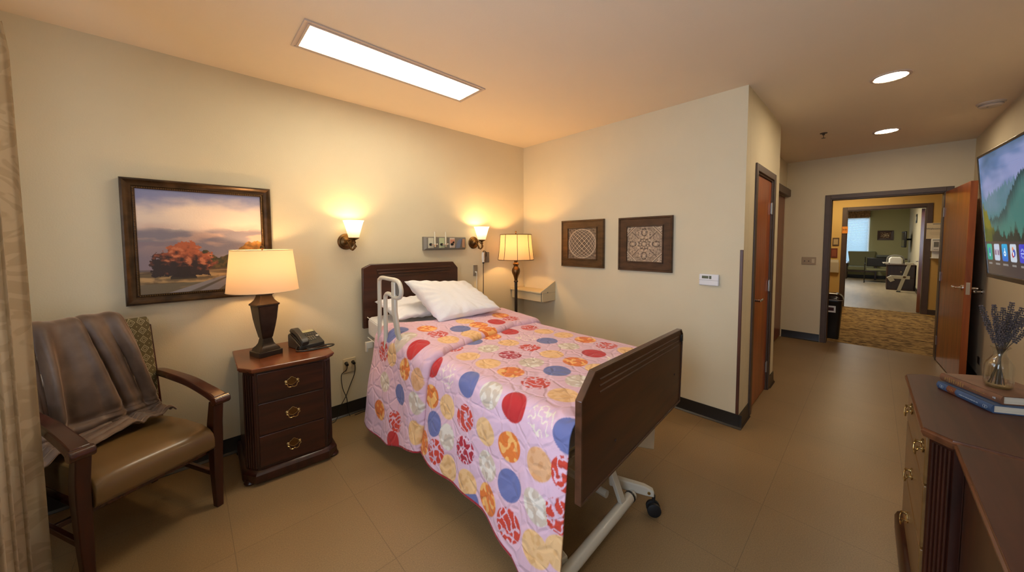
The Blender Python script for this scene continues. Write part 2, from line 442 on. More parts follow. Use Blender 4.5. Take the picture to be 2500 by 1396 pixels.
# room door, standing open
ang = math.atan2(-3.663+3.602, 2.465-3.50)
d3 = sroot('door_3', (3.500, -3.602, 0), ang)      # local +x runs from the hinge to the free edge
bm = BM(); box(bm, .0, 1.035, .0, .045, .012, 2.04)
obj('door_leaf', bm, M_DOOR, d3, bevel=.002)
# passage side faces +y world: local -y
lever(d3, Matrix.Translation((.965, 0, .99)) @ Matrix.Rotation(PI/2, 4, 'X'), -1)
lever(d3, Matrix.Translation((.965, .045, .99)) @ Matrix.Rotation(-PI/2, 4, 'X'), -1)
bm = BM(); box(bm, 1.0345, 1.037, .010, .035, .93, 1.05); obj('latch_plate', bm, M_CHROME, d3)
for z in (1.8, 1.03, .25):
    bm = BM(); cyl(bm, (-.004, -.006, z-.055), (-.004, -.006, z+.055), .008, n=10); obj('hinge', bm, M_STEEL, d3, smooth=True)
# wall bumper behind the door
bm = BM(); cyl(bm, (2.62, W, .953), (2.62, W+.055, .953), .012, n=14); cyl(bm, (2.62, W, .953), (2.62, W+.012, .953), .026, n=18); ball(bm, (2.62, W+.058, .953), .020)
tag(obj('door_bumper', bm, M_CHROME, smooth=True), 'small round chrome door stop on the wall behind the open brown door', 'door stop')

# ---------------------------------------------------------------- corridor and far room shells
bm = BM()
box(bm, F, F+.12, -5.7, -3.74, 0, H); box(bm, F, F+.12, -2.60, -.8, 0, H); box(bm, F, F+.12, -3.74, -2.60, 2.13, H)
struct('wall_corridor_far', bm, M_AMBER)
bm = BM(); box(bm, E2-.02, E2+.03, -5.7, W-.02, 0, H); box(bm, E2, E2+.03, -2.535, -.8, 0, H); box(bm, E2, E2+.03, W-.02, OY0-.05, 0, H); box(bm, E2, E2+.03, OY0-.05, -2.535, OT+.055, H)
struct('wall_corridor_near', bm, M_AMBER)
bm = BM(); box(bm, E2, F, -5.8, -5.7, 0, H); box(bm, E2, F, -.8, -.7, 0, H); struct('wall_corridor_ends', bm, M_AMBER)
bm = BM(); box(bm, F-.012, F, -3.93, -3.805, 0, .10); box(bm, F-.012, F, -2.535, -.8, 0, .10); struct('baseboard_corridor', bm, plain('brown_vinyl_base', (.05, .03, .015), .5))
# far room
FW = (-2.90, -2.00, .60, 2.36)
bm = BM()
box(bm, G, G+.1, -4.0, FW[0], 0, 2.75); box(bm, G, G+.1, FW[1], -.4, 0, 2.75); box(bm, G, G+.1, FW[0], FW[1], 0, FW[2]); box(bm, G, G+.1, FW[0], FW[1], FW[3], 2.75)
struct('wall_far_window', bm, M_SAGE)
bm = BM(); box(bm, F+.12, G, -4.0, -3.9, 0, 2.75); struct('wall_far_right', bm, plain('far_cream_paint', (.55, .49, .36), .8))
bm = BM(); box(bm, F+.12, G, -.5, -.4, 0, 2.75); struct('wall_far_left', bm, M_SAGE)
bm = BM(); box(bm, F+.121, F+.13, -3.9, -3.81, 0, 2.75); box(bm, F+.121, F+.13, -2.53, -.5, 0, 2.75); box(bm, F+.121, F+.13, -3.81, -2.53, 2.2, 2.75); struct('wall_far_near', bm, M_SAGE)
bm = BM(); box(bm, G-.015, G, -3.9, -.5, 0, .12); box(bm, F+.2, G, -3.9, -3.885, 0, .12); struct('baseboard_far', bm, M_BASEB)
w2 = sroot('window_2', (G+.05, (FW[0]+FW[1])/2, FW[2]))
bm = BM(); box(bm, G+.02, G+.08, FW[0], FW[0]+.04, FW[2], FW[3]); box(bm, G+.02, G+.08, FW[1]-.04, FW[1], FW[2], FW[3]); box(bm, G+.02, G+.08, FW[0]+.04, FW[1]-.04, FW[2], FW[2]+.04); box(bm, G+.02, G+.08, FW[0]+.04, FW[1]-.04, FW[3]-.04, FW[3])
box(bm, G-.06, G+.02, FW[0]-.03, FW[1]+.03, FW[2]-.03, FW[2])
obj('window_frame', bm, M_WHITE, w2, world=True)
bm = BM(); box(bm, G+.05, G+.055, FW[0]+.04, FW[1]-.04, FW[2]+.04, FW[3]-.04); obj('pane', bm, M_GLASS, w2, world=True)
# far room door, open against its right wall
d4 = sroot('door_4', (F+.12, -3.715, 0))
bm = BM(); box(bm, 0, 1.08, 0, .045, .01, 2.1); bm.transform(Matrix.Rotation(math.radians(-4.0), 4, 'Z'))
obj('door_leaf', bm, wood('far_door_veneer', (.16, .05, .02), (.28, .09, .03), .16, 2), d4)
lever(d4, Matrix.Rotation(math.radians(-4.0), 4, 'Z') @ Matrix.Translation((1.0, .045, 1.0)) @ Matrix.Rotation(-PI/2, 4, 'X'), -1)
# another door along the corridor, right of the far doorway
d5 = sroot('door_5', (F-.01, -4.1, 0))
bm = BM(); box(bm, F-.008, F, -4.9, -4.0, 0, 2.08); obj('door_leaf', bm, M_DOORD, d5, world=True)
bm = BM(); box(bm, F-.02, F, -4.0, -3.935, 0, 2.16); box(bm, F-.02, F, -4.97, -4.9, 0, 2.16); box(bm, F-.02, F, -4.9, -4.0, 2.08, 2.16); struct('trim_6', bm, M_FRAME, bevel=.003)
# ---------------------------------------------------------------- quilt surface (plain functions)
QXL, QXR, QR, QFL = -1.975, -0.955, 0.07, 0.13     # top-edge starts left/right, corner radius, flare of the hanging sides
def lerp_tab(tab, v):
    if v <= tab[0][0]: return tab[0][1]
    for (a, fa), (b, fb) in zip(tab, tab[1:]):
        if v <= b:
            k = (v-a)/(b-a); return fa+(fb-fa)*k
    return tab[-1][1]
def bed_top(y):                       # mattress surface: head section slightly raised
    return lerp_tab([(-2.4, .745), (-1.15, .75), (-.6, .79), (-.1, .845)], y)
def quilt_hem(y):                     # height of the left hem above the floor
    return lerp_tab([(-2.3, .015), (-2.12, .05), (-2.03, .13), (-1.8, .19), (-1.5, .19), (-1.2, .215), (-.85, .115), (-.4, .13)], y)
def quilt_smax_left(y):
    zt = bed_top(y)+.012
    drop = zt-QR-quilt_hem(y)
    return QR*math.pi/2+drop/math.sqrt(1-QFL*QFL)
def quilt_fold(s):                    # y of the turned-down edge of the quilt
    if s < 0: return lerp_tab([(-.9, -1.2), (-.15, -1.235), (0, -1.25)], s)
    return lerp_tab([(0, -1.25), (.1, -1.19), (.35, -1.125), (.6, -1.095), (.78, -1.045), (1.02, -1.065), (1.5, -1.1)], s)
def quilt_head(s):                    # y of the upper edge of the quilt
    if s < -.1: return lerp_tab([(-.9, -.44), (-.1, -.47)], s)
    return lerp_tab([(-.1, -.47), (0, -.50), (.3, -.60), (.5, -.56), (1.02, -.60), (1.4, -.62)], s)
def quilt_point(s, y, off=0.0):
    zt = bed_top(y)+.012+off
    W = QXR-QXL
    r = QR+off
    if 0 <= s <= W:
        return (QXL+s, y, zt), (0, 0, 1)
    sg = -1 if s < 0 else 1
    e = -s if s < 0 else s-W
    x0 = QXL if s < 0 else QXR
    arc = QR*math.pi/2
    if e < arc:
        a = e/QR
        return (x0+sg*r*math.sin(a), y, zt-r*(1-math.cos(a))), (sg*math.sin(a), 0, math.cos(a))
    d = e-arc
    fl = QFL*min(1, d/.12)
    rip = .012*math.sin(y*9+1.0)*min(1, d/.35)+.006*math.sin(y*23+d*4)*min(1, d/.3)
    return (x0+sg*(r+d*QFL+rip), y, zt-r-d*math.sqrt(1-QFL*QFL)), (sg, 0, .13)
FLAP_DOTS = [(-0.02, -0.706, 'B'), (-0.032, -0.856, 'T'), (-0.032, -1.03, 'R'), (0.154, -0.796, 'O'), (0.154, -0.946, 'F'), (0.352, -0.934, 'B'), (0.49, -0.802, 'Y'), (0.52, -0.94, 'O'), (0.694, -0.952, 'R'), (0.856, -0.946, 'F'), (0.154, -1.078, 'Y'), (0.346, -1.072, 'Y'), (0.502, -1.072, 'O'), (-0.14, -0.796, 'Y'), (-0.164, -0.994, 'O'), (-0.17, -1.156, 'P'), (-0.332, -0.736, 'T'), (-0.344, -0.952, 'B'), (-0.314, -1.156, 'T'), (-0.542, -0.706, 'O'), (-0.536, -0.91, 'F'), (-0.482, -1.174, 'Y'), (-0.662, -0.916, 'R'), (-0.152, -0.658, 'F'), (0.85, -0.826, 'O')]
MAIN_DOTS = [(0.676, -1.126, 'R'), (0.88, -1.144, 'F'), (0.886, -1.294, 'Y'), (0.91, -1.468, 'Y'), (0.658, -1.318, 'W'), (0.49, -1.132, 'O'), (0.316, -1.132, 'B'), (0.484, -1.324, 'Y'), (0.712, -1.474, 'B'), (0.718, -1.66, 'T'), (0.922, -1.648, 'O'), (0.916, -1.822, 'F'), (0.916, -1.984, 'Y'), (0.718, -1.852, 'R'), (0.724, -2.02, 'W'), (0.508, -1.498, 'F'), (0.298, -1.33, 'T'), (0.13, -1.156, 'F'), (0.316, -1.516, 'C'), (0.514, -1.684, 'Y'), (0.112, -1.354, 'Y'), (0.124, -1.534, 'Y'), (-0.074, -1.252, 'R'), (0.316, -1.696, 'T'), (0.508, -1.864, 'O'), (0.514, -2.02, 'Y'), (0.322, -1.882, 'B'), (0.13, -1.72, 'O'), (-0.086, -1.414, 'W'), (-0.074, -1.6, 'B'), (0.124, -1.906, 'F'), (0.298, -2.044, 'T'), (-0.074, -1.78, 'T'), (-0.074, -1.948, 'R'), (0.118, -2.086, 'Y'), (-0.236, -1.288, 'O'), (-0.248, -1.444, 'Y'), (-0.074, -2.11, 'W'), (-0.08, -2.248, 'B'), (-0.242, -1.618, 'F'), (-0.248, -1.78, 'Y'), (-0.374, -1.342, 'B'), (-0.398, -1.474, 'T'), (-0.248, -1.948, 'O'), (-0.398, -1.636, 'C'), (-0.506, -1.396, 'F'), (-0.242, -2.128, 'P'), (-0.548, -1.51, 'Y'), (-0.398, -1.81, 'T'), (-0.404, -1.972, 'B'), (-0.548, -1.672, 'Y'), (-0.518, -1.252, 'O'), (-0.536, -1.84, 'O'), (-0.404, -2.134, 'T'), (-0.224, -2.254, 'F'), (-0.386, -2.242, 'F'), (-0.554, -1.996, 'F'), (-0.56, -2.146, 'Y'), (-0.632, -1.714, 'B'), (-0.518, -2.26, 'Y')]
# ================================================================ BED
bed = thing('hospital_bed', 'white framed hospital bed with dark wood head and foot boards', 'bed', (-1.53, -1.2, 0))
bm = BM()
HP = [(-2.022, .735), (-2.018, 1.247), (-1.948, 1.279), (-1.118, 1.268), (-1.062, 1.205), (-1.066, .735)]
def xzboard(bm, P, y0, y1): loft(bm, [[(x, y0, z) for x, z in P], [(x, y1, z) for x, z in P]])
xzboard(bm, HP, -.095, -.058); obj('headboard', bm, M_BED, bed, bevel=.006, world=True)
for k, z in enumerate((1.222, 1.196, 1.170)):
    bm = BM(); box(bm, -1.90+.01*k, -1.155-.01*k, -.104, -.094, z-.006, z+.006)
    obj('carved_bead', bm, M_BED, bpy.data.objects['headboard'], bevel=.002, world=True)
M_BEDGE = wood('bed_edge_wood', (.050, .019, .009), (.10, .038, .018), .3, 0)
# foot board (stands slightly askew)
fa = math.atan2(.09, 1.2)
fb = Matrix.Translation((-2.045, -2.30, 0)) @ Matrix.Rotation(fa, 4, 'Z')
FP = [(0, .477), (0, .872), (.10, .957), (1.190, .912), (1.222, .878), (1.190, .458)]
bm = BM(); xzboard(bm, FP, -.012, .010); bm.transform(fb); fboard = obj('footboard', bm, M_BED, bed, bevel=.005, world=True)
bm = BM()
# lighter moulded band round the edge
off = scaled_poly(FP[::-1], 0)
def band(P, y0, y1, o):
    Q = P[::-1]; outer = scaled_poly(Q, o); inner = scaled_poly(Q, -.004)
    S = [[(x, y0, z) for x, z in inner], [(x, y0, z) for x, z in outer], [(x, y1, z) for x, z in outer], [(x, y1, z) for x, z in inner]]
    n = len(Q)
    V = [[bm.verts.new(p) for p in s] for s in S]
    for i in range(4):
        for j in range(n): bm.faces.new((V[i][j], V[i][(j+1) % n], V[(i+1) % 4][(j+1) % n], V[(i+1) % 4][j]))
band(FP, -.017, .012, .005); bm.transform(fb)
obj('edge_band', bm, M_BEDGE, fboard, bevel=.002, world=True)['label'] = 'lighter brown rounded edge band'
for k in range(3):
    bm = BM(); z0 = .915-.026*k
    loft(bm, [[(.14, -.0115, z0-.005), (.14, -.0155, z0), (.14, -.0115, z0+.005)], [(1.15, -.0115, z0-.043), (1.15, -.0155, z0-.038), (1.15, -.0115, z0-.033)]])
    bm.transform(fb); obj('carved_bead', bm, M_BED, fboard, world=True)
bm = BM(); cyl(bm, (.29, -.011, .60), (.29, -.016, .60), .006, n=8); bm.transform(fb); obj('bolt_cap', bm, M_BED, fboard, world=True)
bm = BM(); cyl(bm, (1.08, -.011, .66), (1.08, -.016, .66), .006, n=8); bm.transform(fb); obj('bolt_cap', bm, M_BED, fboard, world=True)
bm = BM(); box(bm, 1.190, 1.216, -.021, .0, .835, .88); bm.transform(fb); obj('corner_clip', bm, M_BLACK, fboard, world=True, bevel=.004)

# mattress
bm = BM()
NX, NY = 14, 30
def mt(u, v, top):
    y = -.12-(2.26-.12)*v; x = -1.995+1.03*u
    return (x, y, bed_top(y)-.008 if top else bed_top(y)-.175)
S = []
for j in range(NY+1):
    v = j/NY; y = -.12-2.05*v; zt = bed_top(y)-.008; zb = zt-.17; r = .03
    x0, x1 = -1.995, -.965
    S.append([(x0+r, y, zb), (x0, y, zb+r), (x0, y, zt-r), (x0+r*.3, y, zt-r*.3), (x0+r, y, zt), (x1-r, y, zt), (x1-r*.3, y, zt-r*.3), (x1, y, zt-r), (x1, y, zb+r), (x1-r, y, zb)])
loft(bm, S)
mat_o = obj('mattress', bm, M_SHEET, bed, bevel=.012, world=True, seg=3)
bm = BM()
for zz in (.012, -.158):
    y = -.12; tube(bm, [(-1.998, yy, bed_top(yy)-.02+zz-.0) for yy in (-.12, -.3, -.5, -.7, -.9, -1.1)], .0035, 6)
obj('piping', bm, M_SHEET, mat_o, world=True)

# frame under the mattress
bm = BM()
for x in (-1.93, -1.05): tube(bm, [(x, -.10, .62), (x, -.6, .575), (x, -1.1, .53), (x, -2.18, .53)], .018, 8)
for y in (-.25, -.8, -1.3, -1.8, -2.15): cyl(bm, (-1.93, y, lerp_tab([(-1.1, .53), (-.1, .62)], y)), (-1.05, y, lerp_tab([(-1.1, .53), (-.1, .62)], y)), .014, n=8)
obj('bed_deck', bm, M_CREAMPAINT, bed, world=True, smooth=True)
bm = BM()
for y in (-.35, ): cyl(bm, (-1.95, y, .115), (-1.0, y, .115), .016, n=10)
for x in (-1.7, -1.3):
    cyl(bm, (x, -.40, .13), (x, -1.1, .52), .016, n=8); cyl(bm, (x, -1.95, .14), (x, -1.25, .52), .016, n=8)
cyl(bm, (-1.5, -.35, .115), (-1.5, -2.1, .115), .02, n=10)
obj('base_frame', bm, M_CREAMPAINT, bed, world=True, smooth=True)
# big floor level tube at the foot end, bar with caster and brace
bm = BM(); tube(bm, smooth_path([(-2.10, -2.218, .105), (-1.9, -2.21, .106), (-1.60, -2.20, .112), (-1.40, -2.19, .112)], 4), .027, 14)
obj('base_tube', bm, M_CREAMPAINT, bed, world=True, smooth=True)
bm = BM(); loft(bm, [circle((-1.430, -2.192, .112), .029, 14, (1, 0, 0)), circle((-1.418, -2.192, .112), .029, 14, (1, 0, 0))]); obj('tube_collar', bm, M_BLACK, bed, world=True, smooth=True)
def caster(x0, y0, z0, x1, y1, z1, r=.036):
    """bar from (x0,y0) to the axle at (x1,y1) with a wheel under its end"""
    p0, p1 = Vector((x0, y0, z0)), Vector((x1, y1, z1)); d = (p1-p0); d.z = 0; d.normalize(); sx = Vector((-d.y, d.x, 0))
    bm = BM()
    def sec(p, h0, h1, w): return [p-sx*w+Vector((0, 0, h1)), p+sx*w+Vector((0, 0, h1)), p+sx*w+Vector((0, 0, h0)), p-sx*w+Vector((0, 0, h0))]
    loft(bm, [sec(p0, -.026, .026, .018), sec(p0.lerp(p1, .85), -.026, .024, .018), sec(p1+d*.012, -.024, .008, .018)])
    bar = obj('caster_bar', bm, M_CREAMPAINT, bed, bevel=.006, world=True)
    bm = BM(); q = p1-d*.016; cyl(bm, q-sx*.022, q+sx*.022, .008, n=10); obj('axle_bolt', bm, M_BRASS, bar, world=True, smooth=True)
    bm = BM(); c = Vector((x1, y1, r))+d*.012
    loft(bm, [circle(c+sx*k, rr, 22, sx) for k, rr in ((-.026, r*.8), (-.022, r*.98), (-.008, r), (-.005, r*.7), (.005, r*.7), (.008, r), (.022, r*.98), (.026, r*.8))])
    loft(bm, [circle((c.x, c.y, z), .009, 8) for z in (r, z1-.02)])
    obj('caster_wheel', bm, M_RUBBER, bar, world=True, smooth=True)
caster(-1.455, -2.085, .170, -1.325, -2.262, .130)
caster(-1.98, -2.19, .115, -1.93, -1.98, .125)
caster(-1.36, -.45, .13, -1.352, -.18, .13)
caster(-1.95, -.45, .13, -1.93, -.18, .13)
bm = BM(); loft(bm, [[(x, y, z) for x, y in ((-1.60+k*(-.01), -2.10), (-1.56+k*(-.01), -2.10), (-1.56+k*(-.01), -2.12), (-1.60, -2.12))] for k, z in ((0, .46), )]+[[(-1.53, -2.185, .12), (-1.49, -2.185, .12), (-1.49, -2.21, .12), (-1.53, -2.21, .12)]])
obj('brace', bm, M_CREAMPAINT, bed, bevel=.003, world=True)
# white plastic bracket below the far corner of the foot board
bm = BM(); loft(bm, [[(-.98, -2.10, .50), (-1.24, -2.10, .50), (-1.24, -2.10, .28), (-1.00, -2.10, .155)], [(-.97, -2.13, .50), (-1.24, -2.13, .50), (-1.24, -2.13, .28), (-.995, -2.13, .155)]])
obj('corner_bracket', bm, M_CREAMPAINT, bed, bevel=.006, world=True)
# assist rail
R = [(-.535, .40), (-.535, .55), (-.565, .90), (-.573, 1.165), (-.585, 1.198), (-.625, 1.213), (-.73, 1.213), (-.835, 1.212), (-.895, 1.198), (-.922, 1.155), (-.915, 1.115), (-.88, 1.096), (-.83, 1.094), (-.76, 1.106), (-.71, 1.108), (-.682, 1.092), (-.672, 1.055), (-.668, .85), (-.655, .50)]
bm = BM(); tube(bm, smooth_path([(-2.075, y, z) for y, z in R], 4), .0145, 12)
rail = obj('assist_rail', bm, M_CREAMPAINT, bed, world=True, smooth=True)
bm = BM(); loft(bm, [[(x-.012, yy, z), (x+.012, yy, z), (x+.012, yy+.055, z), (x-.012, yy+.055, z)] for x, yy, z in ((-1.99, -.835, .55), (-2.02, -.840, .72), (-2.055, -.843, .84), (-2.075, -.845, 1.0), (-2.075, -.845, 1.2))])
obj('rail_post', bm, M_CREAMPAINT, rail, world=True, bevel=.008)
bm = BM(); box(bm, -2.080, -2.066, -.895, -.80, 1.112, 1.195); obj('control_pad', bm, M_GREYP, rail, world=True, bevel=.008)
bm = BM(); tube(bm, smooth_path([(-2.075, -.535, .42), (-2.07, -.56, .33), (-2.03, -.62, .27), (-1.95, -.72, .26)], 4), .0145, 10); obj('rail_mount', bm, M_CREAMPAINT, rail, world=True, smooth=True)
bm = BM(); box(bm, -2.055, -2.0, -.235, -.205, .60, .655); box(bm, -2.055, -2.04, -.235, -.205, .575, .61); obj('bed_hook', bm, M_CREAMPAINT, bed, world=True, bevel=.003)

# ================================================================ QUILT
PINK = (.76, .475, .545)
COLS = {'R': (.52, .020, .022), 'B': (.145, .165, .37), 'Y': (.84, .52, .24), 'T': (.62, .50, .39), 'O': (.74, .18, .025), 'F': (.60, .05, .025), 'C': (.42, .012, .03), 'P': (.74, .40, .20), 'W': (.86, .74, .60)}
def dot_color(k, s, y, sd):
    """printed colour and how opaque it is"""
    n1 = noise.noise(Vector((s*34+sd, y*34, sd*3.1))); n2 = noise.noise(Vector((s*60+sd*2, y*60, 7.7)))
    q = COLS[k]
    if k == 'O': return mixc(q, (.90, .46, .13), sstep(.05, .16, n1)), 1
    if k in 'FC': return q, sstep(.10, .17, abs(n1+.12*n2))
    if k == 'T': return mixc(q, (.78, .70, .60), sstep(.0, .12, n1)), 1
    if k == 'W': return q, sstep(.13, .06, abs(n1))
    if k in 'YP': return mixc(q, (q[0]*.9, q[1]*.82, q[2]*.7), sstep(.1, .3, n1)), 1
    return q, 1
def quilt_color(s, y, dots, hem_d):
    if hem_d < .010: return (.36, .012, .02)
    n0 = .09*noise.noise(Vector((s*9, y*9, 3)))
    m = noise.noise(Vector((s*3, y*3, 9)))
    out = mixc(PINK, (.72, .485, .60), .5+.8*m)
    hit = []
    for i, (ds, dy, k) in enumerate(dots):
        dx, dyy = s-ds, y-dy
        if abs(dx) > .1 or abs(dyy) > .1: continue
        rx, ry = (.073, .074) if ds > 0 else (.066, .070)
        d = math.hypot(dx/rx, dyy/ry)*(1+n0)
        if d < 1.04: hit.append((d, k, i))
    if hit:
        d, k, i = min(hit)
        c, al = dot_color(k, s, y, i*1.37)
        out = mixc(out, c, al*sstep(1.035, .965, d))
    return out
m, n, l, b = nt('quilt_cloth'); M_QUILT = m
a = n.new('ShaderNodeAttribute'); a.attribute_name = 'Col'; l.new(a.outputs['Color'], b.inputs['Base Color']); b.inputs['Roughness'].default_value = .85; b.inputs['Sheen Weight'].default_value = .15
uvn = n.new('ShaderNodeUVMap'); uvn.uv_map = 'UVMap'
nz = n.new('ShaderNodeTexNoise'); nz.inputs['Scale'].default_value = 5; l.new(uvn.outputs[0], nz.inputs[0])
ad = n.new('ShaderNodeVectorMath'); ad.operation = 'MULTIPLY_ADD'; ad.inputs[1].default_value = (.12, .12, .12); l.new(nz.outputs['Color'], ad.inputs[0]); l.new(uvn.outputs[0], ad.inputs[2])
vo = n.new('ShaderNodeTexVoronoi'); vo.feature = 'DISTANCE_TO_EDGE'; vo.inputs['Scale'].default_value = 12; l.new(ad.outputs[0], vo.inputs[0])
mr = n.new('ShaderNodeMapRange'); mr.inputs[1].default_value = 0; mr.inputs[2].default_value = .16; mr.interpolation_type = 'SMOOTHSTEP'; l.new(vo.outputs['Distance'], mr.inputs[0])
n3 = n.new('ShaderNodeTexNoise'); n3.inputs['Scale'].default_value = 38; n3.inputs['Detail'].default_value = 3; l.new(uvn.outputs[0], n3.inputs[0])
m1 = n.new('ShaderNodeMath'); m1.operation = 'MULTIPLY_ADD'; m1.inputs[1].default_value = .35; l.new(n3.outputs[0], m1.inputs[0]); l.new(mr.outputs[0], m1.inputs[2])
bp = n.new('ShaderNodeBump'); bp.inputs['Strength'].default_value = .55; bp.inputs['Distance'].default_value = .008; l.new(m1.outputs[0], bp.inputs['Height']); l.new(bp.outputs[0], b.inputs['Normal'])

def quilt_mesh():
    vs = []; cols = []; fs = []; uvs = []
    st = .0046
    def sheet(s0, s1, ya_f, yb_f, off_f, dots, lowhem=True, uvo=0):
        ns = int((s1-s0)/st)
        base = len(vs); nyy = int(2.0/st*.9) if uvo == 0 else int(.75/st)
        for i in range(ns+1):
            for j in range(nyy+1):
                v = j/nyy; sp = s0+(s1-s0)*i/ns
                ya, yb = ya_f(sp), yb_f(sp); y = ya+(yb-ya)*v
                s = sp
                if sp < 0:                       # stretch so that the last row lies on the hem
                    s = sp/(-s0)*quilt_smax_left(y)
                    if lowhem: s = s*(1+.012*math.sin(y*14))
                    for _ in range(1):
                        ya, yb = ya_f(s), yb_f(s); y = ya+(yb-ya)*v
                        s = sp/(-s0)*quilt_smax_left(y)
                o = off_f(s, y, v)
                p, nn = quilt_point(s, y, o)
                w = .0035*noise.noise(Vector((s*9, y*9, 1.3)))+.006*noise.noise(Vector((s*3.3, y*3.3, 5)))*(2.0 if s < -.15 else .6)
                vs.append((p[0]+nn[0]*w, p[1], p[2]+nn[2]*w))
                hd = (quilt_smax_left(y)+s) if s < 0 else 9
                c = quilt_color(s, y, dots, hd)
                cols.extend((*c, 1)); uvs.append((s+uvo, y))
        for i in range(ns):
            for j in range(nyy):
                q = base+i*(nyy+1)+j; fs.append((q, q+nyy+1, q+nyy+2, q+1))
    sheet(-.62, 1.32, lambda s: -1.0, lambda s: -2.262+max(0, min(1.24, s+.07))*.075, lambda s, y, v: .0, MAIN_DOTS)
    def flap_off(s, y, v):
        d = (quilt_fold(s)-y)*-1            # distance from the folded edge
        e = .034
        if d < .035: e = .034*math.sqrt(max(0, 1-(1-d/.035)**2))+.0015
        h = y-quilt_head(s)
        if h > -.03: e = max(.004, e*(.35+.65*min(1, -h/.03)))
        return e
    sheet(-.62, 1.32, quilt_head, quilt_fold, flap_off, FLAP_DOTS, uvo=3)
    me = bpy.data.meshes.new('quilt'); me.from_pydata(vs, [], fs); me.update()
    ca = me.color_attributes.new('Col', 'FLOAT_COLOR', 'POINT'); ca.data.foreach_set('color', cols)
    uv = me.uv_layers.new(name='UVMap')
    li = [0]*len(me.loops); me.loops.foreach_get('vertex_index', li)
    flat = []
    for k in li: flat.extend(uvs[k])
    uv.data.foreach_set('uv', flat)
    me.materials.append(M_QUILT)
    me.polygons.foreach_set('use_smooth', [True]*len(me.polygons))
    o = bpy.data.objects.new('quilt', me); COL.objects.link(o)
    s = o.modifiers.new('Thickness', 'SOLIDIFY'); s.thickness = .009; s.offset = -1
    return o
q = quilt_mesh()
tag(q, 'pink quilt printed with red, blue, orange and tan dots spread over the bed', 'quilt')

# ================================================================ PILLOWS
def pillow(name, label, A, B, C_, D_, th, sag=.02, seed=1, cr=.8):
    """A,B top left/right, D_,C_ bottom left/right corners"""
    A, B, C_, D_ = map(Vector, (A, B, C_, D_))
    N = ((B-A).cross(D_-A)).normalized()
    if N.y > 0 or (abs(N.y) < .2 and N.z < 0): N = -N
    bm = BM(); n = 40
    for side in (1, -1):
        def f(u, v):
            # pinch towards the corners
            uu = u+(0); vv = v
            ex = 4*u*(1-u); ey = 4*v*(1-v)
            pin = .05
            u2 = u+(.5-u)*pin*(1-(2*v-1)**2)*(2*abs(u-.5))*2*.6
            v2 = v+(.5-v)*pin*(1-(2*u-1)**2)*(2*abs(v-.5))*2*.6
            p = (A*(1-u2)+B*u2)*(1-v2)+(D_*(1-u2)+C_*u2)*v2
            h = (max(0, ex)**.36)*(max(0, ey)**.36)*th*.5
            w = noise.noise(Vector((u*3.2+seed, v*2.6, side)))*.014*min(1, h/.03)+noise.noise(Vector((u*9+seed, v*5, side*2)))*.006*min(1, h/.02)
            rad = math.atan2(v-.5, u-.5); edge = 1-min(ex, ey)
            w += .005*math.sin(rad*22+seed)*edge*min(1, h/.02)
            return p+N*side*(h+w)+Vector((0, 0, -sag*ex*ey*(1 if side > 0 else .5)))
        bend_grid(bm, n, n, f)
    bmesh.ops.remove_doubles(bm, verts=bm.verts[:], dist=.0006)
    o = obj(name, bm, M_LINEN, None, smooth=True, angle=180)
    return tag(o, label, 'pillow')
pillow('pillow', 'white pillow lying flat beneath the front pillow, near the white bed rail', (-1.950, -.16, .965), (-1.36, -.14, .965), (-1.40, -.50, .868), (-1.93, -.54, .872), .10, seed=3)
pillow('pillow', 'large white pillow propped on top of the other pillow', (-1.800, -.40, 1.145), (-1.14, -.335, 1.085), (-1.085, -.79, .868), (-1.665, -.71, .835), .160, seed=8)
# ================================================================ NIGHTSTAND
def bail_pull(parent, M, s=1.0, name='drawer_pull'):
    """brass bail pull on plane z=0 facing +z; y up"""
    bm = BM()
    half = [(0, .030), (.008, .026), (.012, .020), (.019, .018), (.024, .010), (.034, .012), (.040, .006), (.036, -.002), (.026, -.004), (.020, -.012), (.010, -.018), (0, -.022)]
    pl = half+[(-x, y) for x, y in half[-2:0:-1]]
    loft(bm, [[(x*s, y*s, 0) for x, y in pl], [(x*s*.97, y*s*.97, .0022) for x, y in pl]])
    bm.transform(M); p = obj(name, bm, M_BRONZE, parent)
    bm = BM()
    tube(bm, [(x*s, y*s, .003) for x, y in pl], .0012*s, 5, closed=True)
    for sx in (-1, 1): lathe(bm, [(.007*s, 0), (.007*s, .004), (.004*s, .006), (.004*s, .014), (.006*s, .018), (.0, .021)], (sx*.031*s, .004*s, 0), 10)
    tube(bm, smooth_path([(-.031*s, .004*s, .014), (-.036*s, -.006*s, .017), (-.027*s, -.010*s, .02), (-.022*s, -.026*s, .021), (-.008*s, -.030*s, .021), (0, -.026*s, .021), (.008*s, -.030*s, .021), (.022*s, -.026*s, .021), (.027*s, -.010*s, .02), (.036*s, -.006*s, .017), (.031*s, .004*s, .014)], 4), .0024*s, 6)
    bm.transform(M); obj('bail', bm, M_BRASS, p, smooth=True)
    return p
ns = thing('nightstand', 'dark mahogany three drawer nightstand between the armchair and the bed', 'nightstand', (-2.62, -.30, 0))
NP = [(-2.880, -.015), (-2.890, -.455), (-2.832, -.543), (-2.436, -.567), (-2.378, -.520), (-2.352, -.015)]
TZ = .72
bm = BM(); moulding(bm, NP, [(-.022, TZ-.030), (-.008, TZ-.027), (-.004, TZ-.018), (.0, TZ-.016), (.0, TZ-.004), (-.004, TZ)])
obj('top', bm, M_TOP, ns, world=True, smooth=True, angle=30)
BODY = scaled_poly(NP, -.024)
bm = BM(); prism(bm, BODY, .06, TZ-.028); obj('carcass', bm, M_MAH, ns, world=True)
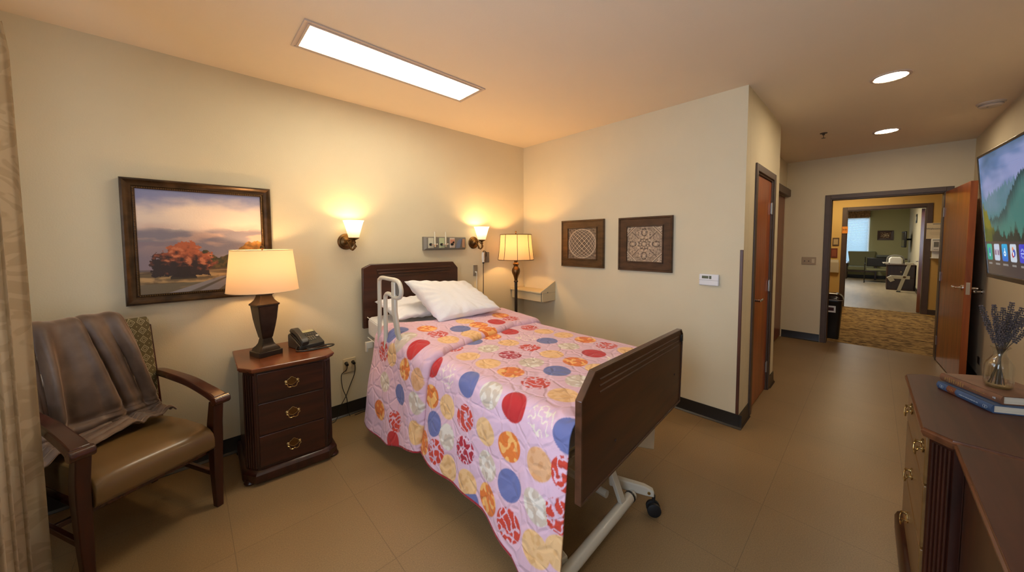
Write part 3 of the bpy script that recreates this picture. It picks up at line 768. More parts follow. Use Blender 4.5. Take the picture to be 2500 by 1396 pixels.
bm = BM(); moulding(bm, NP, [(-.02, .016), (-.004, .018), (.0, .032), (.0, .066), (-.010, .080), (-.022, .088)]); obj('base_moulding', bm, M_MAH, ns, world=True, smooth=True, angle=30)
for x, y in ((-2.85, -.47), (-2.40, -.505), (-2.85, -.06), (-2.39, -.06)):
    bm = BM(); lathe(bm, [(.028, 0), (.034, .005), (.036, .012), (.030, .020), (.028, .036)], (x, y, 0), 16); obj('bun_foot', bm, M_MAH, ns, world=True, smooth=True)
a, b_ = Vector(BODY[2]), Vector(BODY[3]); e = (b_-a).normalized(); nn = Vector((e.y, -e.x)); Lf = (b_-a).length
fm = Matrix(((e.x, 0, nn.x, a.x), (e.y, 0, nn.y, a.y), (0, 1, 0, 0), (0, 0, 0, 1)))      # local x along, y up, z outwards
for z0, z1, hz in ((.502, .680, .594), (.302, .494, .400), (.100, .294, .197)):
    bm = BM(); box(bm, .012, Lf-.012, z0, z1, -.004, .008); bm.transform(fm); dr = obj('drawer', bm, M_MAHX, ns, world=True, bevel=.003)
    bail_pull(dr, dr.matrix_local.inverted() @ root_of(ns).inverted() @ fm @ Matrix.Translation((Lf/2, hz, .008)), 1.0)
def flutes(parent, A_, B_, z0, z1, n=5, mat=M_MAH):
    A_, B_ = Vector(A_), Vector(B_); e = (B_-A_).normalized(); nn = Vector((e.y, -e.x)); L = (B_-A_).length
    bm = BM()
    for i in range(n):
        c = A_+e*(L*(i+.5)/n)
        lathe(bm, [(L/n*.42, z0), (L/n*.42, z1)], (c.x, c.y, 0), 8)
    return obj('fluted_column', bm, mat, parent, world=True, smooth=True, angle=40)
flutes(ns, BODY[1], BODY[2], .10, .67); flutes(ns, BODY[3], BODY[4], .10, .67, 4)

# ---------------------------------------------------------------- table lamp
M_SHADE1 = shade_mat('cream_lampshade', (.62, .47, .33), .08, .28, (1, .62, .30))
tl = thing('table_lamp', 'bronze urn shaped table lamp with a glowing cream drum shade on the nightstand', 'lamp', (-2.72, -.26, TZ), math.radians(16))
bm = BM(); sqlathe(bm, [(.070, 0), (.070, .030), (.066, .034)], ch=.04); obj('base', bm, plain('black_lamp_base', (.02, .014, .01), .25), tl, bevel=.002)
bm = BM(); sqlathe(bm, [(.062, .034), (.056, .050), (.044, .062), (.034, .080), (.029, .105), (.027, .112), (.031, .118), (.035, .14), (.044, .19), (.052, .245), (.058, .31), (.060, .33), (.066, .334), (.066, .343), (.056, .352), (.044, .368), (.036, .39), (.035, .402), (.042, .404), (.042, .412), (.012, .414), (.010, .44)], ch=.10)
obj('urn_body', bm, M_DBRONZE, tl, smooth=True, angle=28)
bm = BM(); S0, S1, R0, R1 = .430, .697, .198, .170
lathe(bm, [(R0, S0), (R1, S1)], n=48, cap=False); obj('lamp_shade', bm, M_SHADE1, tl, smooth=True, angle=60)
bm = BM()
M_STRIM = plain('shade_trim', (.70, .56, .38), .7)
for r, z in ((R0, S0), (R1, S1)):
    bm = BM(); tube(bm, circle((0, 0, z), r, 48), .0025, 6, closed=True); obj('shade_trim', bm, M_STRIM, bpy.data.objects['lamp_shade'], smooth=True)
bm = BM(); cyl(bm, (0, 0, .43), (0, 0, S1+.005), .004, n=8); lathe(bm, [(.004, S1+.005), (.012, S1+.008), (.013, S1+.016), (.009, S1+.027), (.0, S1+.031)], n=12)
for k in range(3): cyl(bm, (0, 0, S1-.01), (R1*math.cos(k*2.094), R1*math.sin(k*2.094), S1-.002), .002, n=5)
obj('finial', bm, M_BRONZE, tl, smooth=True)
M_BULB = emissive('lamp_bulb', (1, .72, .40), 4)
bm = BM(); ball(bm, (0, 0, .545), .028); obj('bulb', bm, M_BULB, tl, smooth=True)

# ---------------------------------------------------------------- telephone
ph = thing('desk_telephone', 'black corded desk telephone with keypad and small display', 'telephone', (-2.478, -.235, TZ), math.radians(14))
bm = BM()
loft(bm, [[(x, -.085, 0), (x, .085, 0), (x, .085, .085), (x, .070, .098), (x, -.085, .028)] for x in (-.085, .085)])
obj('body', bm, M_PHONE, ph, bevel=.005)
sl = math.atan2(.070, .155)
PM = Matrix.Translation((0, -.0075, .063)) @ Matrix.Rotation(sl, 4, 'X')       # sloped top plane
def on_phone(bm): bm.transform(PM); return bm
bm = BM(); loft(bm, [[(x*1.0-.055, y, z) for x, y in ((-.024*w, -.088), (.024*w, -.088), (.024*w, .09), (-.024*w, .09))] for z, w in ((.0, .8), (.006, .8))]); on_phone(bm)
bm2 = bm
hs = [(-.092, .020, .9), (-.075, .030, 1.1), (-.050, .036, 1.0), (0, .038, .8), (.050, .036, 1.0), (.075, .030, 1.1), (.092, .020, .9)]
loft(bm, [[Matrix(PM) @ Vector((-.055+px*.024*w, y, z+pz*.014)) for px, pz in ((-1, -1), (1, -1), (1.15, 0), (.85, 1), (-.85, 1), (-1.15, 0))] for y, z, w in hs])
obj('handset', bm, M_PHONE, ph, bevel=.004, smooth=True)
bm = BM(); box(bm, -.012, .076, .052, .078, .0, .004); on_phone(bm); obj('display', bm, plain('lcd', (.42, .40, .24), .3), ph)
bm = BM()
for r in range(2):
    for c in range(6): box(bm, -.012+c*.015, -.003+c*.015, .030-r*.014, .036-r*.014, 0, .004)
for r in range(3):
    for c in range(4): lathe(bm, [(.0062, 0), (.0055, .004), (.0, .0042)], (-.004+c*.016, -.004-r*.016, 0), 10)
on_phone(bm); obj('keypad', bm, plain('phone_keys', (.16, .15, .12), .4), ph)
bm = BM(); lathe(bm, [(.010, 0), (.010, .003), (0, .0035)], (.070, -.004, 0), 14); on_phone(bm); obj('round_key', bm, plain('pale_key', (.45, .43, .38), .4), ph)
bm = BM(); tube(bm, smooth_path([(-.085, -.05, .02), (-.11, -.09, .007), (-.07, -.135, .006), (.02, -.165, .006), (.085, -.175, .006), (.115, -.15, .006), (.09, -.115, .006), (.03, -.12, .006), (-.03, -.13, .007), (-.06, -.09, .012)], 6), .0048, 8)
obj('cord', bm, M_BLACK, ph, smooth=True)

# ---------------------------------------------------------------- outlet and cords by the nightstand
ou = thing('wall_outlet', 'ivory double wall outlet plate beside the nightstand with two black plugs in it', 'outlet', (-2.115, 0, .425))
bm = BM(); box(bm, -.052, .052, -.007, -.0003, -.060, .060); obj('cover_plate', bm, M_IVORY, ou, bevel=.003)
for dx in (-.027, .027):
    for dz in (-.024, .024):
        bm = BM(); lathe(bm, [(.015, 0), (.015, .003), (0, .0032)], n=14); bm.transform(Matrix.Translation((dx, -.0068, dz)) @ Matrix.Rotation(PI/2, 4, 'X')); obj('socket', bm, M_IVORY, ou)
def cord(name, label, pts, r=.003, plug=None, mat=None):
    t = thing(name, label, 'cord', pts[0])
    bm = BM(); tube(bm, smooth_path(pts, 7), r, 8); obj('cable', bm, mat or M_BLACK, t, world=True, smooth=True)
    if plug:
        bm = BM(); cyl(bm, plug[0], plug[1], .015, .011, 12); obj('plug', bm, mat or M_BLACK, t, world=True, smooth=True)
    return t
cord('power_cord', 'black power cord from the left plug, running down the wall beside the nightstand', [(-2.142, -.035, .432), (-2.150, -.034, .40), (-2.185, -.020, .36), (-2.178, -.016, .25), (-2.150, -.016, .16), (-2.143, -.016, .105), (-2.141, -.034, .04), (-2.135, -.05, .0045)], plug=((-2.142, -.008, .449), (-2.142, -.040, .440)))
cord('power_cord', 'black power cord from the right plug, crossing the other cord towards the nightstand', [(-2.088, -.035, .44), (-2.080, -.034, .41), (-2.082, -.016, .34), (-2.115, -.014, .26), (-2.160, -.027, .17), (-2.205, -.030, .10), (-2.235, -.050, .03), (-2.26, -.06, .0045), (-2.30, -.06, .0045)], plug=((-2.088, -.008, .449), (-2.088, -.040, .442)))
cord('loose_cord', 'dark cord lying on the floor along the baseboard toward the bed', [(-2.10, -.055, .005), (-2.02, -.048, .005), (-1.95, -.060, .005), (-1.88, -.040, .005), (-1.78, -.05, .005)])

# ================================================================ ARMCHAIR
ca = math.atan2(.465, .885)
ch = thing('armchair', 'brown vinyl armchair with dark wood arms and patterned back under a taupe throw', 'armchair', (-3.225, -.667, 0), ca)
# local: x = right, -y = front
def leg(path, w0, w1):
    bm = BM(); S = []
    for (x, y, z, w, d) in path: S.append([(x-w, y-d, z), (x+w, y-d, z), (x+w, y+d, z), (x-w, y+d, z)])
    loft(bm, S); return bm
for s in (1, -1):
    bm = leg([(s*.243, -.010, 0, .016, .018), (s*.245, -.002, .20, .021, .023), (s*.247, .0, .40, .024, .030), (s*.248, -.002, .47, .023, .030), (s*.246, -.025, .60, .024, .022)], 0, 0)
    obj('front_leg', bm, M_CHL, ch, bevel=.004)
    bm = leg([(s*.243, .590, 0, .016, .018), (s*.243, .545, .22, .020, .022), (s*.243, .520, .44, .022, .026), (s*.243, .545, .72, .020, .022), (s*.243, .568, .98, .016, .016)], 0, 0)
    obj('rear_leg', bm, M_CHL, ch, bevel=.004)
    ux = .232 if s > 0 else -.268
    P = [(s*.245, .555, .690), (s*.245, .46, .705), (ux, .30, .706), (ux, .15, .690), (ux, .02, .660), (ux, -.045, .642), (ux, -.085, .628)]
    S = []
    pp = smooth_path(P, 4)
    for i, p in enumerate(pp):
        k = i/(len(pp)-1); w = .022+.014*k; h = .016+.002*k
        S.append([(p.x-w, p.y, p.z-h), (p.x+w, p.y, p.z-h), (p.x+w*1.05, p.y, p.z), (p.x+w*.8, p.y, p.z+h), (p.x-w*.8, p.y, p.z+h), (p.x-w*1.05, p.y, p.z)])
    bm = BM(); loft(bm, S)
    e = pp[-1]
    cyl(bm, (e.x-.037, e.y-.004, e.z-.006), (e.x+.037, e.y-.004, e.z-.006), .023, n=16)
    obj('armrest', bm, M_CHW, ch, smooth=True, angle=40, bevel=.004)
bm = BM()
for z0, z1, yf in ((.17, .195, .0), ):
    box(bm, .233, .253, .02, .53, z0, z1); box(bm, -.253, -.233, .02, .53, z0, z1); box(bm, -.235, .235, .27, .29, z0, z1)
obj('stretcher', bm, M_CHW, ch, bevel=.003)
bm = BM(); box(bm, -.225, .225, .02, .50, .300, .345); obj('seat_rail', bm, M_CHW, ch, bevel=.004)
bm = BM()
S = []
for y, zt, zb in ((-.035, .425, .350), (-.046, .40, .365), (-.035, .452, .342), (.0, .474, .340), (.10, .487, .340), (.25, .485, .340), (.42, .470, .340), (.50, .455, .340)):
    pass
prof = [(-.030, .342), (-.045, .360), (-.046, .420), (-.036, .446), (-.015, .463), (.05, .478), (.18, .484), (.34, .476), (.46, .465), (.49, .455), (.49, .342)]
Xs = [-.222, -.216, -.19, -.1, 0, .1, .19, .216, .222]
dz = [-.022, -.008, -.001, .003, .004, .003, -.001, -.008, -.022]
loft(bm, [[(x, y, z+(d if z > .40 else 0)) for y, z in prof] for x, d in zip(Xs, dz)])
obj('seat', bm, M_VINYL, ch, smooth=True, angle=50, bevel=.004)
# patterned back
m, n, l, b = nt('lattice_upholstery'); M_UPH = m
tc = n.new('ShaderNodeTexCoord'); mp = n.new('ShaderNodeMapping'); mp.inputs['Rotation'].default_value = (0, math.radians(45), 0); mp.inputs['Scale'].default_value = (1, 1, 1)
l.new(tc.outputs['Object'], mp.inputs[0])
sx = n.new('ShaderNodeSeparateXYZ'); l.new(tc.outputs['Object'], sx.inputs[0])
def mth(op, a, b=None, c=None):
    q = n.new('ShaderNodeMath'); q.operation = op
    for i, x in enumerate((a, b, c)):
        if x is None: continue
        if isinstance(x, (int, float)): q.inputs[i].default_value = x
        else: l.new(x, q.inputs[i])
    return q.outputs[0]
u1 = mth('MULTIPLY', sx.outputs['X'], 1/.042); v1 = mth('MULTIPLY', sx.outputs['Z'], 1/.052)
pA = mth('ABSOLUTE', mth('SUBTRACT', mth('FRACT', u1), .5)); pB = mth('ABSOLUTE', mth('SUBTRACT', mth('FRACT', v1), .5))
dsum = mth('ADD', pA, pB)
l1 = mth('LESS_THAN', mth('ABSOLUTE', mth('SUBTRACT', dsum, .40)), .045)
l2 = mth('LESS_THAN', mth('ABSOLUTE', mth('SUBTRACT', dsum, .20)), .03)
l3 = mth('GREATER_THAN', dsum, .93)
mk = mth('MINIMUM', mth('ADD', mth('ADD', l1, l2), l3), 1)
mxn = n.new('ShaderNodeMix'); mxn.data_type = 'RGBA'; mxn.inputs['A'].default_value = (.105, .085, .035, 1); mxn.inputs['B'].default_value = (.36, .32, .20, 1)
l.new(mk, mxn.inputs['Factor']); l.new(mxn.outputs['Result'], b.inputs['Base Color']); b.inputs['Roughness'].default_value = .85
bm = BM()
prof = [(.455, .40), (.440, .46), (.452, .70), (.486, .96), (.500, 1.020), (.520, 1.036), (.545, 1.030), (.560, .99), (.535, .70), (.505, .40)]
loft(bm, [[(x, y+d, z+zz) for y, z in prof] for x, d, zz in ((-.228, .006, -.004), (-.220, 0, 0), (0, .004, .004), (.220, 0, 0), (.228, .006, -.004))])
obj('backrest', bm, M_UPH, ch, smooth=True, angle=50, bevel=.003)

# taupe throw on the chair
m, n, l, b = nt('velvet_throw'); M_THROW = m
b.inputs['Roughness'].default_value = .55; b.inputs['Sheen Weight'].default_value = 1; b.inputs['Sheen Roughness'].default_value = .35; b.inputs['Sheen Tint'].default_value = (.8, .62, .48, 1)
tc = n.new('ShaderNodeTexCoord'); tx = n.new('ShaderNodeTexNoise'); tx.inputs['Scale'].default_value = 7; tx.inputs['Detail'].default_value = 5; l.new(tc.outputs['Object'], tx.inputs[0])
r = n.new('ShaderNodeValToRGB'); r.color_ramp.elements[0].position = .3; r.color_ramp.elements[1].position = .7; r.color_ramp.elements[0].color = (.085, .050, .032, 1); r.color_ramp.elements[1].color = (.19, .125, .086, 1)
l.new(tx.outputs[0], r.inputs[0]); l.new(r.outputs[0], b.inputs['Base Color'])
path = [(.590, .70), (.588, .90), (.578, 1.02), (.556, 1.055), (.522, 1.062), (.492, 1.045), (.474, .99), (.452, .86), (.438, .72), (.424, .60), (.405, .53), (.370, .505), (.32, .498), (.27, .497), (.225, .496)]
PP = smooth_path([Vector((0, y, z)) for y, z in path], 6)
Lc = [0]
for a, b2 in zip(PP, PP[1:]): Lc.append(Lc[-1]+(b2-a).length)
LT = Lc[-1]
def pth(s):
    s = max(0, min(LT-1e-6, s))
    for i in range(len(PP)-1):
        if Lc[i+1] >= s:
            k = (s-Lc[i])/(Lc[i+1]-Lc[i]); p = PP[i].lerp(PP[i+1], k); t = (PP[i+1]-PP[i]).normalized()
            return p, Vector((0, t.z, -t.y))
def throw(u, v):
    s = v*LT; p, nn = pth(s)
    if nn.y > 0 and s > LT*.35: nn = -nn
    if s > LT*.35 and nn.z < 0: nn = -nn
    ur = lerp_tab([(0, .10), (.35, .10), (.75, .185), (1, .21)], v)
    ul = -.232
    total = (ur-ul)+.26
    x = ur-u*total
    on_seat = sstep(.74, .82, v)
    # folds fan out from the top
    k = (x-ul)/(ur-ul)
    wv = noise.noise(Vector((k*2.3, v*1.2, 4)))
    fan = k*4.3+.8*wv+.12*math.sin(v*5)
    amp = .021*sstep(.26, .60, v)*(1-.5*on_seat)*(.75+1.3*abs(noise.noise(Vector((k*4, 2, 8)))))
    fold = amp*(math.sin(fan*2*PI+1.5*v)+.45*math.sin(fan*3.4*PI+2))+.007*noise.noise(Vector((x*9, v*5, 0)))+.0025*noise.noise(Vector((x*30, v*22, 0)))
    if on_seat > 0: fold += .007*on_seat*math.sin(v*120+x*12+3*noise.noise(Vector((x*7, v*7, 3))))
    q = p+nn*(abs(amp)*1.3+.015+fold)
    zz = q.z; yy = q.y
    if v > .8: yy += -.04*(ul+.232-x)*0+.10*(k-.5)*sstep(.8, 1, v)*0-(.05*(1-k))*sstep(.8, 1, v)*-.4
    if v > .8: yy += .055*k*sstep(.8, 1, v)-.02
    if x >= ul: return (x, yy, zz)
    d = ul-x       # hangs over the left side
    if v < .70:
        a = min(d, .03); return (ul-a*.6, yy+.02+.5*min(d, .1), zz-.03*(d > .03)*0)
    dd = d*(sstep(.70, .86, v))
    return (ul-min(dd, .035)-.012*math.sin(v*34)*min(1, dd/.1), yy, zz-max(0, dd-.015)*1.05)
bm = BM(); bend_grid(bm, 110, 190, throw)
th = obj('throw_blanket', bm, M_THROW, None, smooth=True, angle=180)
th.location = ch.location; th.rotation_euler = ch.rotation_euler
sm = th.modifiers.new('Thickness', 'SOLIDIFY'); sm.thickness = .007; sm.offset = -1
tag(th, 'taupe velvet throw draped over the back and seat of the armchair', 'blanket')

# ================================================================ CURTAIN
m, n, l, b = nt('curtain_damask'); M_CURT = m
tc = n.new('ShaderNodeTexCoord'); uvn = n.new('ShaderNodeUVMap'); uvn.uv_map = 'UVMap'
w1 = n.new('ShaderNodeTexNoise'); w1.inputs['Scale'].default_value = 7; w1.inputs['Detail'].default_value = 1; w1.inputs['Distortion'].default_value = 3.2; l.new(uvn.outputs[0], w1.inputs[0])
r = n.new('ShaderNodeValToRGB'); e = r.color_ramp.elements; e[0].position = .46; e[1].position = .52; e[0].color = (.52, .42, .29, 1); e[1].color = (.61, .51, .37, 1)
l.new(w1.outputs[0], r.inputs[0]); l.new(r.outputs[0], b.inputs['Base Color']); b.inputs['Roughness'].default_value = .7
bp = n.new('ShaderNodeBump'); bp.inputs['Strength'].default_value = .35; bp.inputs['Distance'].default_value = .005; l.new(w1.outputs[0], bp.inputs['Height']); l.new(bp.outputs[0], b.inputs['Normal'])
tr = n.new('ShaderNodeBsdfTranslucent'); l.new(r.outputs[0], tr.inputs[0]); mx = n.new('ShaderNodeMixShader'); mx.inputs[0].default_value = .3
l.new(b.outputs[0], mx.inputs[1]); l.new(tr.outputs[0], mx.inputs[2]); l.new(mx.outputs[0], n['Material Output'].inputs[0])
cu = thing('curtain', 'long beige leaf patterned curtain hanging in folds beside the armchair', 'curtain', (-3.6, -1.1, 0))
vs = []; fs = []; uvs = []; NU, NV = 260, 60; CZ0, CZ1 = .085, 2.315
for i in range(NU+1):
    t = i/NU; L = t*1.0
    y0 = -.715-L*.92; x0 = lerp_tab([(0, -3.576), (.1, -3.608), (1, -3.632)], t)
    for j in range(NV+1):
        v = j/NV; z = CZ0+(CZ1-CZ0)*v
        amp = .036*(1-.25*v)
        ph_ = t*2*PI*10.0+.35*math.sin(t*17)+.25*(1-v)*math.sin(t*9)
        x = x0+amp*math.cos(ph_+.0); y = y0+.014*math.sin(2*ph_)+.012*(1-v)*noise.noise(Vector((t*6, v*2, 0)))
        if v > .95: x = x0+(x-x0)*(1-.4*(v-.95)/.05)
        vs.append((x+3.6, y+1.1, z)); uvs.append((t*2.2, z))
for i in range(NU):
    for j in range(NV): a = i*(NV+1)+j; fs.append((a, a+NV+1, a+NV+2, a+1))
me = bpy.data.meshes.new('curtain_panel'); me.from_pydata(vs, [], fs); me.update(); uv = me.uv_layers.new(name='UVMap')
li = [0]*len(me.loops); me.loops.foreach_get('vertex_index', li); flat = []
for k in li: flat.extend(uvs[k])
uv.data.foreach_set('uv', flat); me.materials.append(M_CURT); me.polygons.foreach_set('use_smooth', [True]*len(me.polygons))
o = bpy.data.objects.new('curtain_panel', me); COL.objects.link(o); o.parent = cu
bm = BM(); cyl(bm, (-3.70, -.80, 2.30), (-3.70, -2.8, 2.30), .012, n=10)
for y in (-.82, -1.8, -2.75): cyl(bm, (-3.70, y, 2.30), (LX, y, 2.30), .008, n=8)
for k in range(10): tube(bm, circle((-3.672, -.76-.092*k, 2.298), .024, 14, (0, 1, 0)), .002, 5, closed=True)
obj('curtain_rod', bm, M_STEEL, cu, world=True, smooth=True)
# ================================================================ PICTURES
def frame_loop(bm, w, h, prof):
    """mitred frame in the local xz plane facing -y; prof = (inset, proud) pairs, closed section"""
    S = []
    for sx, sz in ((-1, -1), (1, -1), (1, 1), (-1, 1)):
        S.append([(sx*(w/2-i), -p, sz*(h/2-i)) for i, p in prof])
    loft(bm, S, closed=True)
# landscape painting
PX0, PX1, PZ0, PZ1 = -3.352, -2.630, 1.094, 1.850
pt = thing('framed_painting', 'large bronze framed landscape painting of a red autumn tree above the armchair', 'painting', ((PX0+PX1)/2, -.002, (PZ0+PZ1)/2))
pw, phh = PX1-PX0, PZ1-PZ0
M_PFR = plain('aged_gilt_frame', (.065, .035, .015), .32, .5, var=.5, vscale=14, stretch=(1, 1, 1))
bm = BM(); frame_loop(bm, pw, phh, [(0, 0), (0, .030), (.004, .038), (.012, .040), (.020, .034), (.034, .026), (.042, .024), (.048, .018), (.056, .020), (.060, .014), (.060, 0)])
obj('frame', bm, M_PFR, pt, smooth=True, angle=30)
bm = BM()
for sx, sz, L, ax in ((0, 1, pw-.11, 'x'), (0, -1, pw-.11, 'x'), (1, 0, phh-.11, 'z'), (-1, 0, phh-.11, 'z')):
    nb = int(L/.010)
    for i in range(nb):
        t = -L/2+(i+.5)*L/nb
        x, z = (t, sz*(phh/2-.053)) if ax == 'x' else (sx*(pw/2-.053), t)
        ball(bm, (x, -.021, z), .0042, seg=6, rings=4)
obj('beaded_liner', bm, plain('gilt_beads', (.20, .12, .045), .35, .8), pt, smooth=True)
def paint(u, v):
    q = fbm(u*4, v*9, 1); q2 = fbm(u*14, v*16, 5)
    sky = mixc((.60, .42, .38), (.86, .72, .62), sstep(.52, .72, v+.05*q))
    sky = mixc(sky, (.22, .25, .46), sstep(.80, .98, v+.05*q+.05*sstep(.4, .1, u)))
    sky = mixc(sky, (.86, .50, .28), sstep(.62, .48, v)*sstep(.45, .9, u)*.8)
    c = sky
    if v < .64+.05*fbm(u*3, 2):                     # cloud bank and hills
        cl = fbm(u*3.5+1, v*11, 9)
        c = mixc((.20, .20, .27), (.52, .36, .32), sstep(-.25, .45, cl)*sstep(.30, .6, v)+.15)
        c = mixc(c, sky, sstep(.56, .66, v+.04*cl))
    if v < .50 and u < .3: c = mixc(c, (.28, .20, .24), .5)
    tl = .40+.05*fbm(u*9, 3)+.10*sstep(.72, .9, u)-.04*sstep(.5, .6, u)*(1-sstep(.7, .8, u))
    if v < tl and u > .45:                        # tree line to the right
        f = fbm(u*22, v*22, 4)
        c = mixc((.045, .045, .022), (.13, .085, .03), sstep(-.3, .4, f))
        c = mixc(c, (.70, .30, .05), sstep(.70, .9, u)*sstep(.26, .44, v)*(.55+.5*f))
    if v < .22: # fields
        f = fbm(u*3, v*30, 8)
        c = mixc((.16, .11, .055), (.50, .33, .15), sstep(-.2, .4, f+.8*(.5-abs(v-.14)/.10)))
        if v < .10: c = mixc(c, (.17, .15, .11), .6)
    if .195 < v < .235 and u > .0: c = mixc(c, (.10, .06, .04), .6)
    # winding road
    rc = .30+(.17-v)*-2.6*(-1) if False else None
    if v < .145:
        a = .62-(.145-v)*3.4; bb = .74-(.145-v)*1.2
        a = .62-(.145-v)*3.0
        if a < u < bb+.02:
            k = (u-a)/(bb-a+.02); c = mixc((.27, .26, .28), (.13, .11, .09), sstep(.08, 0, abs(k-.5)-.06))
    # big red tree
    dx = (u-.33)/.24; dy = (v-.30)/.20
    dx *= 1+.25*sstep(.1, .9, dy)+(.10 if u < .33 else 0)*dy
    rr = dx*dx+dy*dy*(1 if dy > 0 else .75)+.42*q2+.30*fbm(u*26, v*26, 2)
    if rr < 1 and v > .165+.02*fbm(u*20, 3):
        f = fbm(u*18, v*24, 7)
        lit = sstep(-.30, .85, dy*1.1+.30*dx+.75*f)
        c = mixc((.035, .022, .024), (.50, .13, .055), lit)
        if f > .35 and lit > .5: c = mixc(c, (.72, .28, .14), .5)
    if abs(u-.32) < .05+.05*sstep(.2, .15, v) and .135 < v < .26: c = (.03, .02, .02)
    if abs(u-.34) < .26 and .09 < v < .17: c = mixc(c, (.06, .045, .03), .75*sstep(.26, .16, abs(u-.34)+.08*q2)*sstep(.035, .0, abs(v-.132)+.012*q2))
    return c
M_OIL = attr_mat('painted_canvas', .45, bump=.2, bscale=120)
color_grid('canvas', (-(pw/2-.056), -.012, -(phh/2-.056)), (pw-.112, 0, 0), (0, 0, phh-.112), 300, 300, paint, M_OIL, pt)

# square carved art panels
M_ART = attr_mat('carved_art', .45, metal=.0)
def art(label, y0, y1, z0, z1, relief, fcol, seed):
    w, h = y0-y1, z1-z0
    t = thing('framed_relief', label, 'wall art', (-.002, (y0+y1)/2, (z0+z1)/2), (0, 0, -PI/2), 'framed carved panels on the right wall')
    # local -y faces the room (world -x)
    bm = BM(); frame_loop(bm, w, h, [(0, 0), (0, .024), (.005, .030), (.016, .028), (.020, .022), (.070, .018), (.078, .019), (.080, .028), (.088, .028), (.091, .014), (.091, 0)])
    obj('frame', bm, fcol, t, smooth=True, angle=30)
    a = .088
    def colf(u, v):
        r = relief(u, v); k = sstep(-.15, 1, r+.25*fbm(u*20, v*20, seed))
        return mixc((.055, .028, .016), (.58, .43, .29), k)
    color_grid('relief_panel', (-(w/2-a), -.012, -(h/2-a)), (w-2*a, 0, 0), (0, 0, h-2*a), 150, 150, colf, M_ART, t, relief=lambda u, v: .005*relief(u, v))
    return t
def lattice(u, v):
    x, y = (u-.5)*2, (v-.5)*2; r = math.hypot(x, y)
    if r > .98: return .25+.2*noise.noise(Vector((x*9, y*9, 0)))
    k = 1/math.sqrt(max(.12, 1.35-r*r*.85))        # bulging lattice
    a = (x+y)*3.3*k; b_ = (x-y)*3.3*k
    la = abs((a % 1)-.5)*2; lb = abs((b_ % 1)-.5)*2
    band_ = max(sstep(.70, .86, la), sstep(.70, .86, lb))
    cx, cy = (a % 1)-.5, (b_ % 1)-.5
    rr = math.hypot(cx, cy); ros = .8*sstep(.06, .0, abs(rr-.17))+.7*sstep(.08, .02, rr)
    rim = sstep(.05, .0, abs(r-.93))
    return max(band_, ros, rim)
def rosette(u, v):
    x, y = (u-.5)*2, (v-.5)*2; r = math.hypot(x, y); th = math.atan2(y, x)
    h = .42+.3*(1-r)
    h = max(h, .95*sstep(.035, .0, abs(r-.40)))
    if r < .38:
        h = .25+.65*sstep(.30, .8, abs(math.sin(r*22))*abs(math.cos(th*5+r*9)))
        h = max(h, sstep(.10, .05, r))
    for k in range(4):                              # leaf ovals
        a = k*PI/2; px, py = x*math.cos(a)+y*math.sin(a), -x*math.sin(a)+y*math.cos(a)
        e = math.hypot((px-.66)/.20, py/.15); h = min(h, .05) if abs(e-1) < .12 else h
        if e < .4: h = .95
        a += PI/4; px, py = x*math.cos(a)+y*math.sin(a), -x*math.sin(a)+y*math.cos(a)
        if abs(py) < .018 and .42 < px < 1.0: h = .05
        if abs(px-1.03) < .030 or abs(px-1.11) < .02: h = 1.0
        elif abs(px-1.07) < .02: h = 0
        if px > 1.14: h = .35+.6*(noise.noise(Vector((x*14, y*14, 2))) > 0)
        q = math.hypot(px-.60, abs(py)-.13)
        if abs(q-.06) < .018: h = .95
        if abs(q-.035) < .012: h = .05
    if .42 < r < .95: h += .28*noise.noise(Vector((abs(x)*11, abs(y)*11, 4)))
    return max(0, min(1, h))
M_AF1 = plain('bronze_art_frame', (.115, .062, .026), .35, .35, var=.35, vscale=9, stretch=(1, 1, 3))
M_AF2 = plain('walnut_art_frame', (.080, .040, .020), .35, .25, var=.35, vscale=9, stretch=(1, 1, 3))
art('square framed relief of a bulging diamond lattice, nearer the corner lamp', -.6205, -1.158, 1.193, 1.695, lattice, M_AF1, 3)
art('square framed relief of a round rosette medallion, nearer the thermostat', -1.319, -1.833, 1.189, 1.691, rosette, M_AF2, 5)

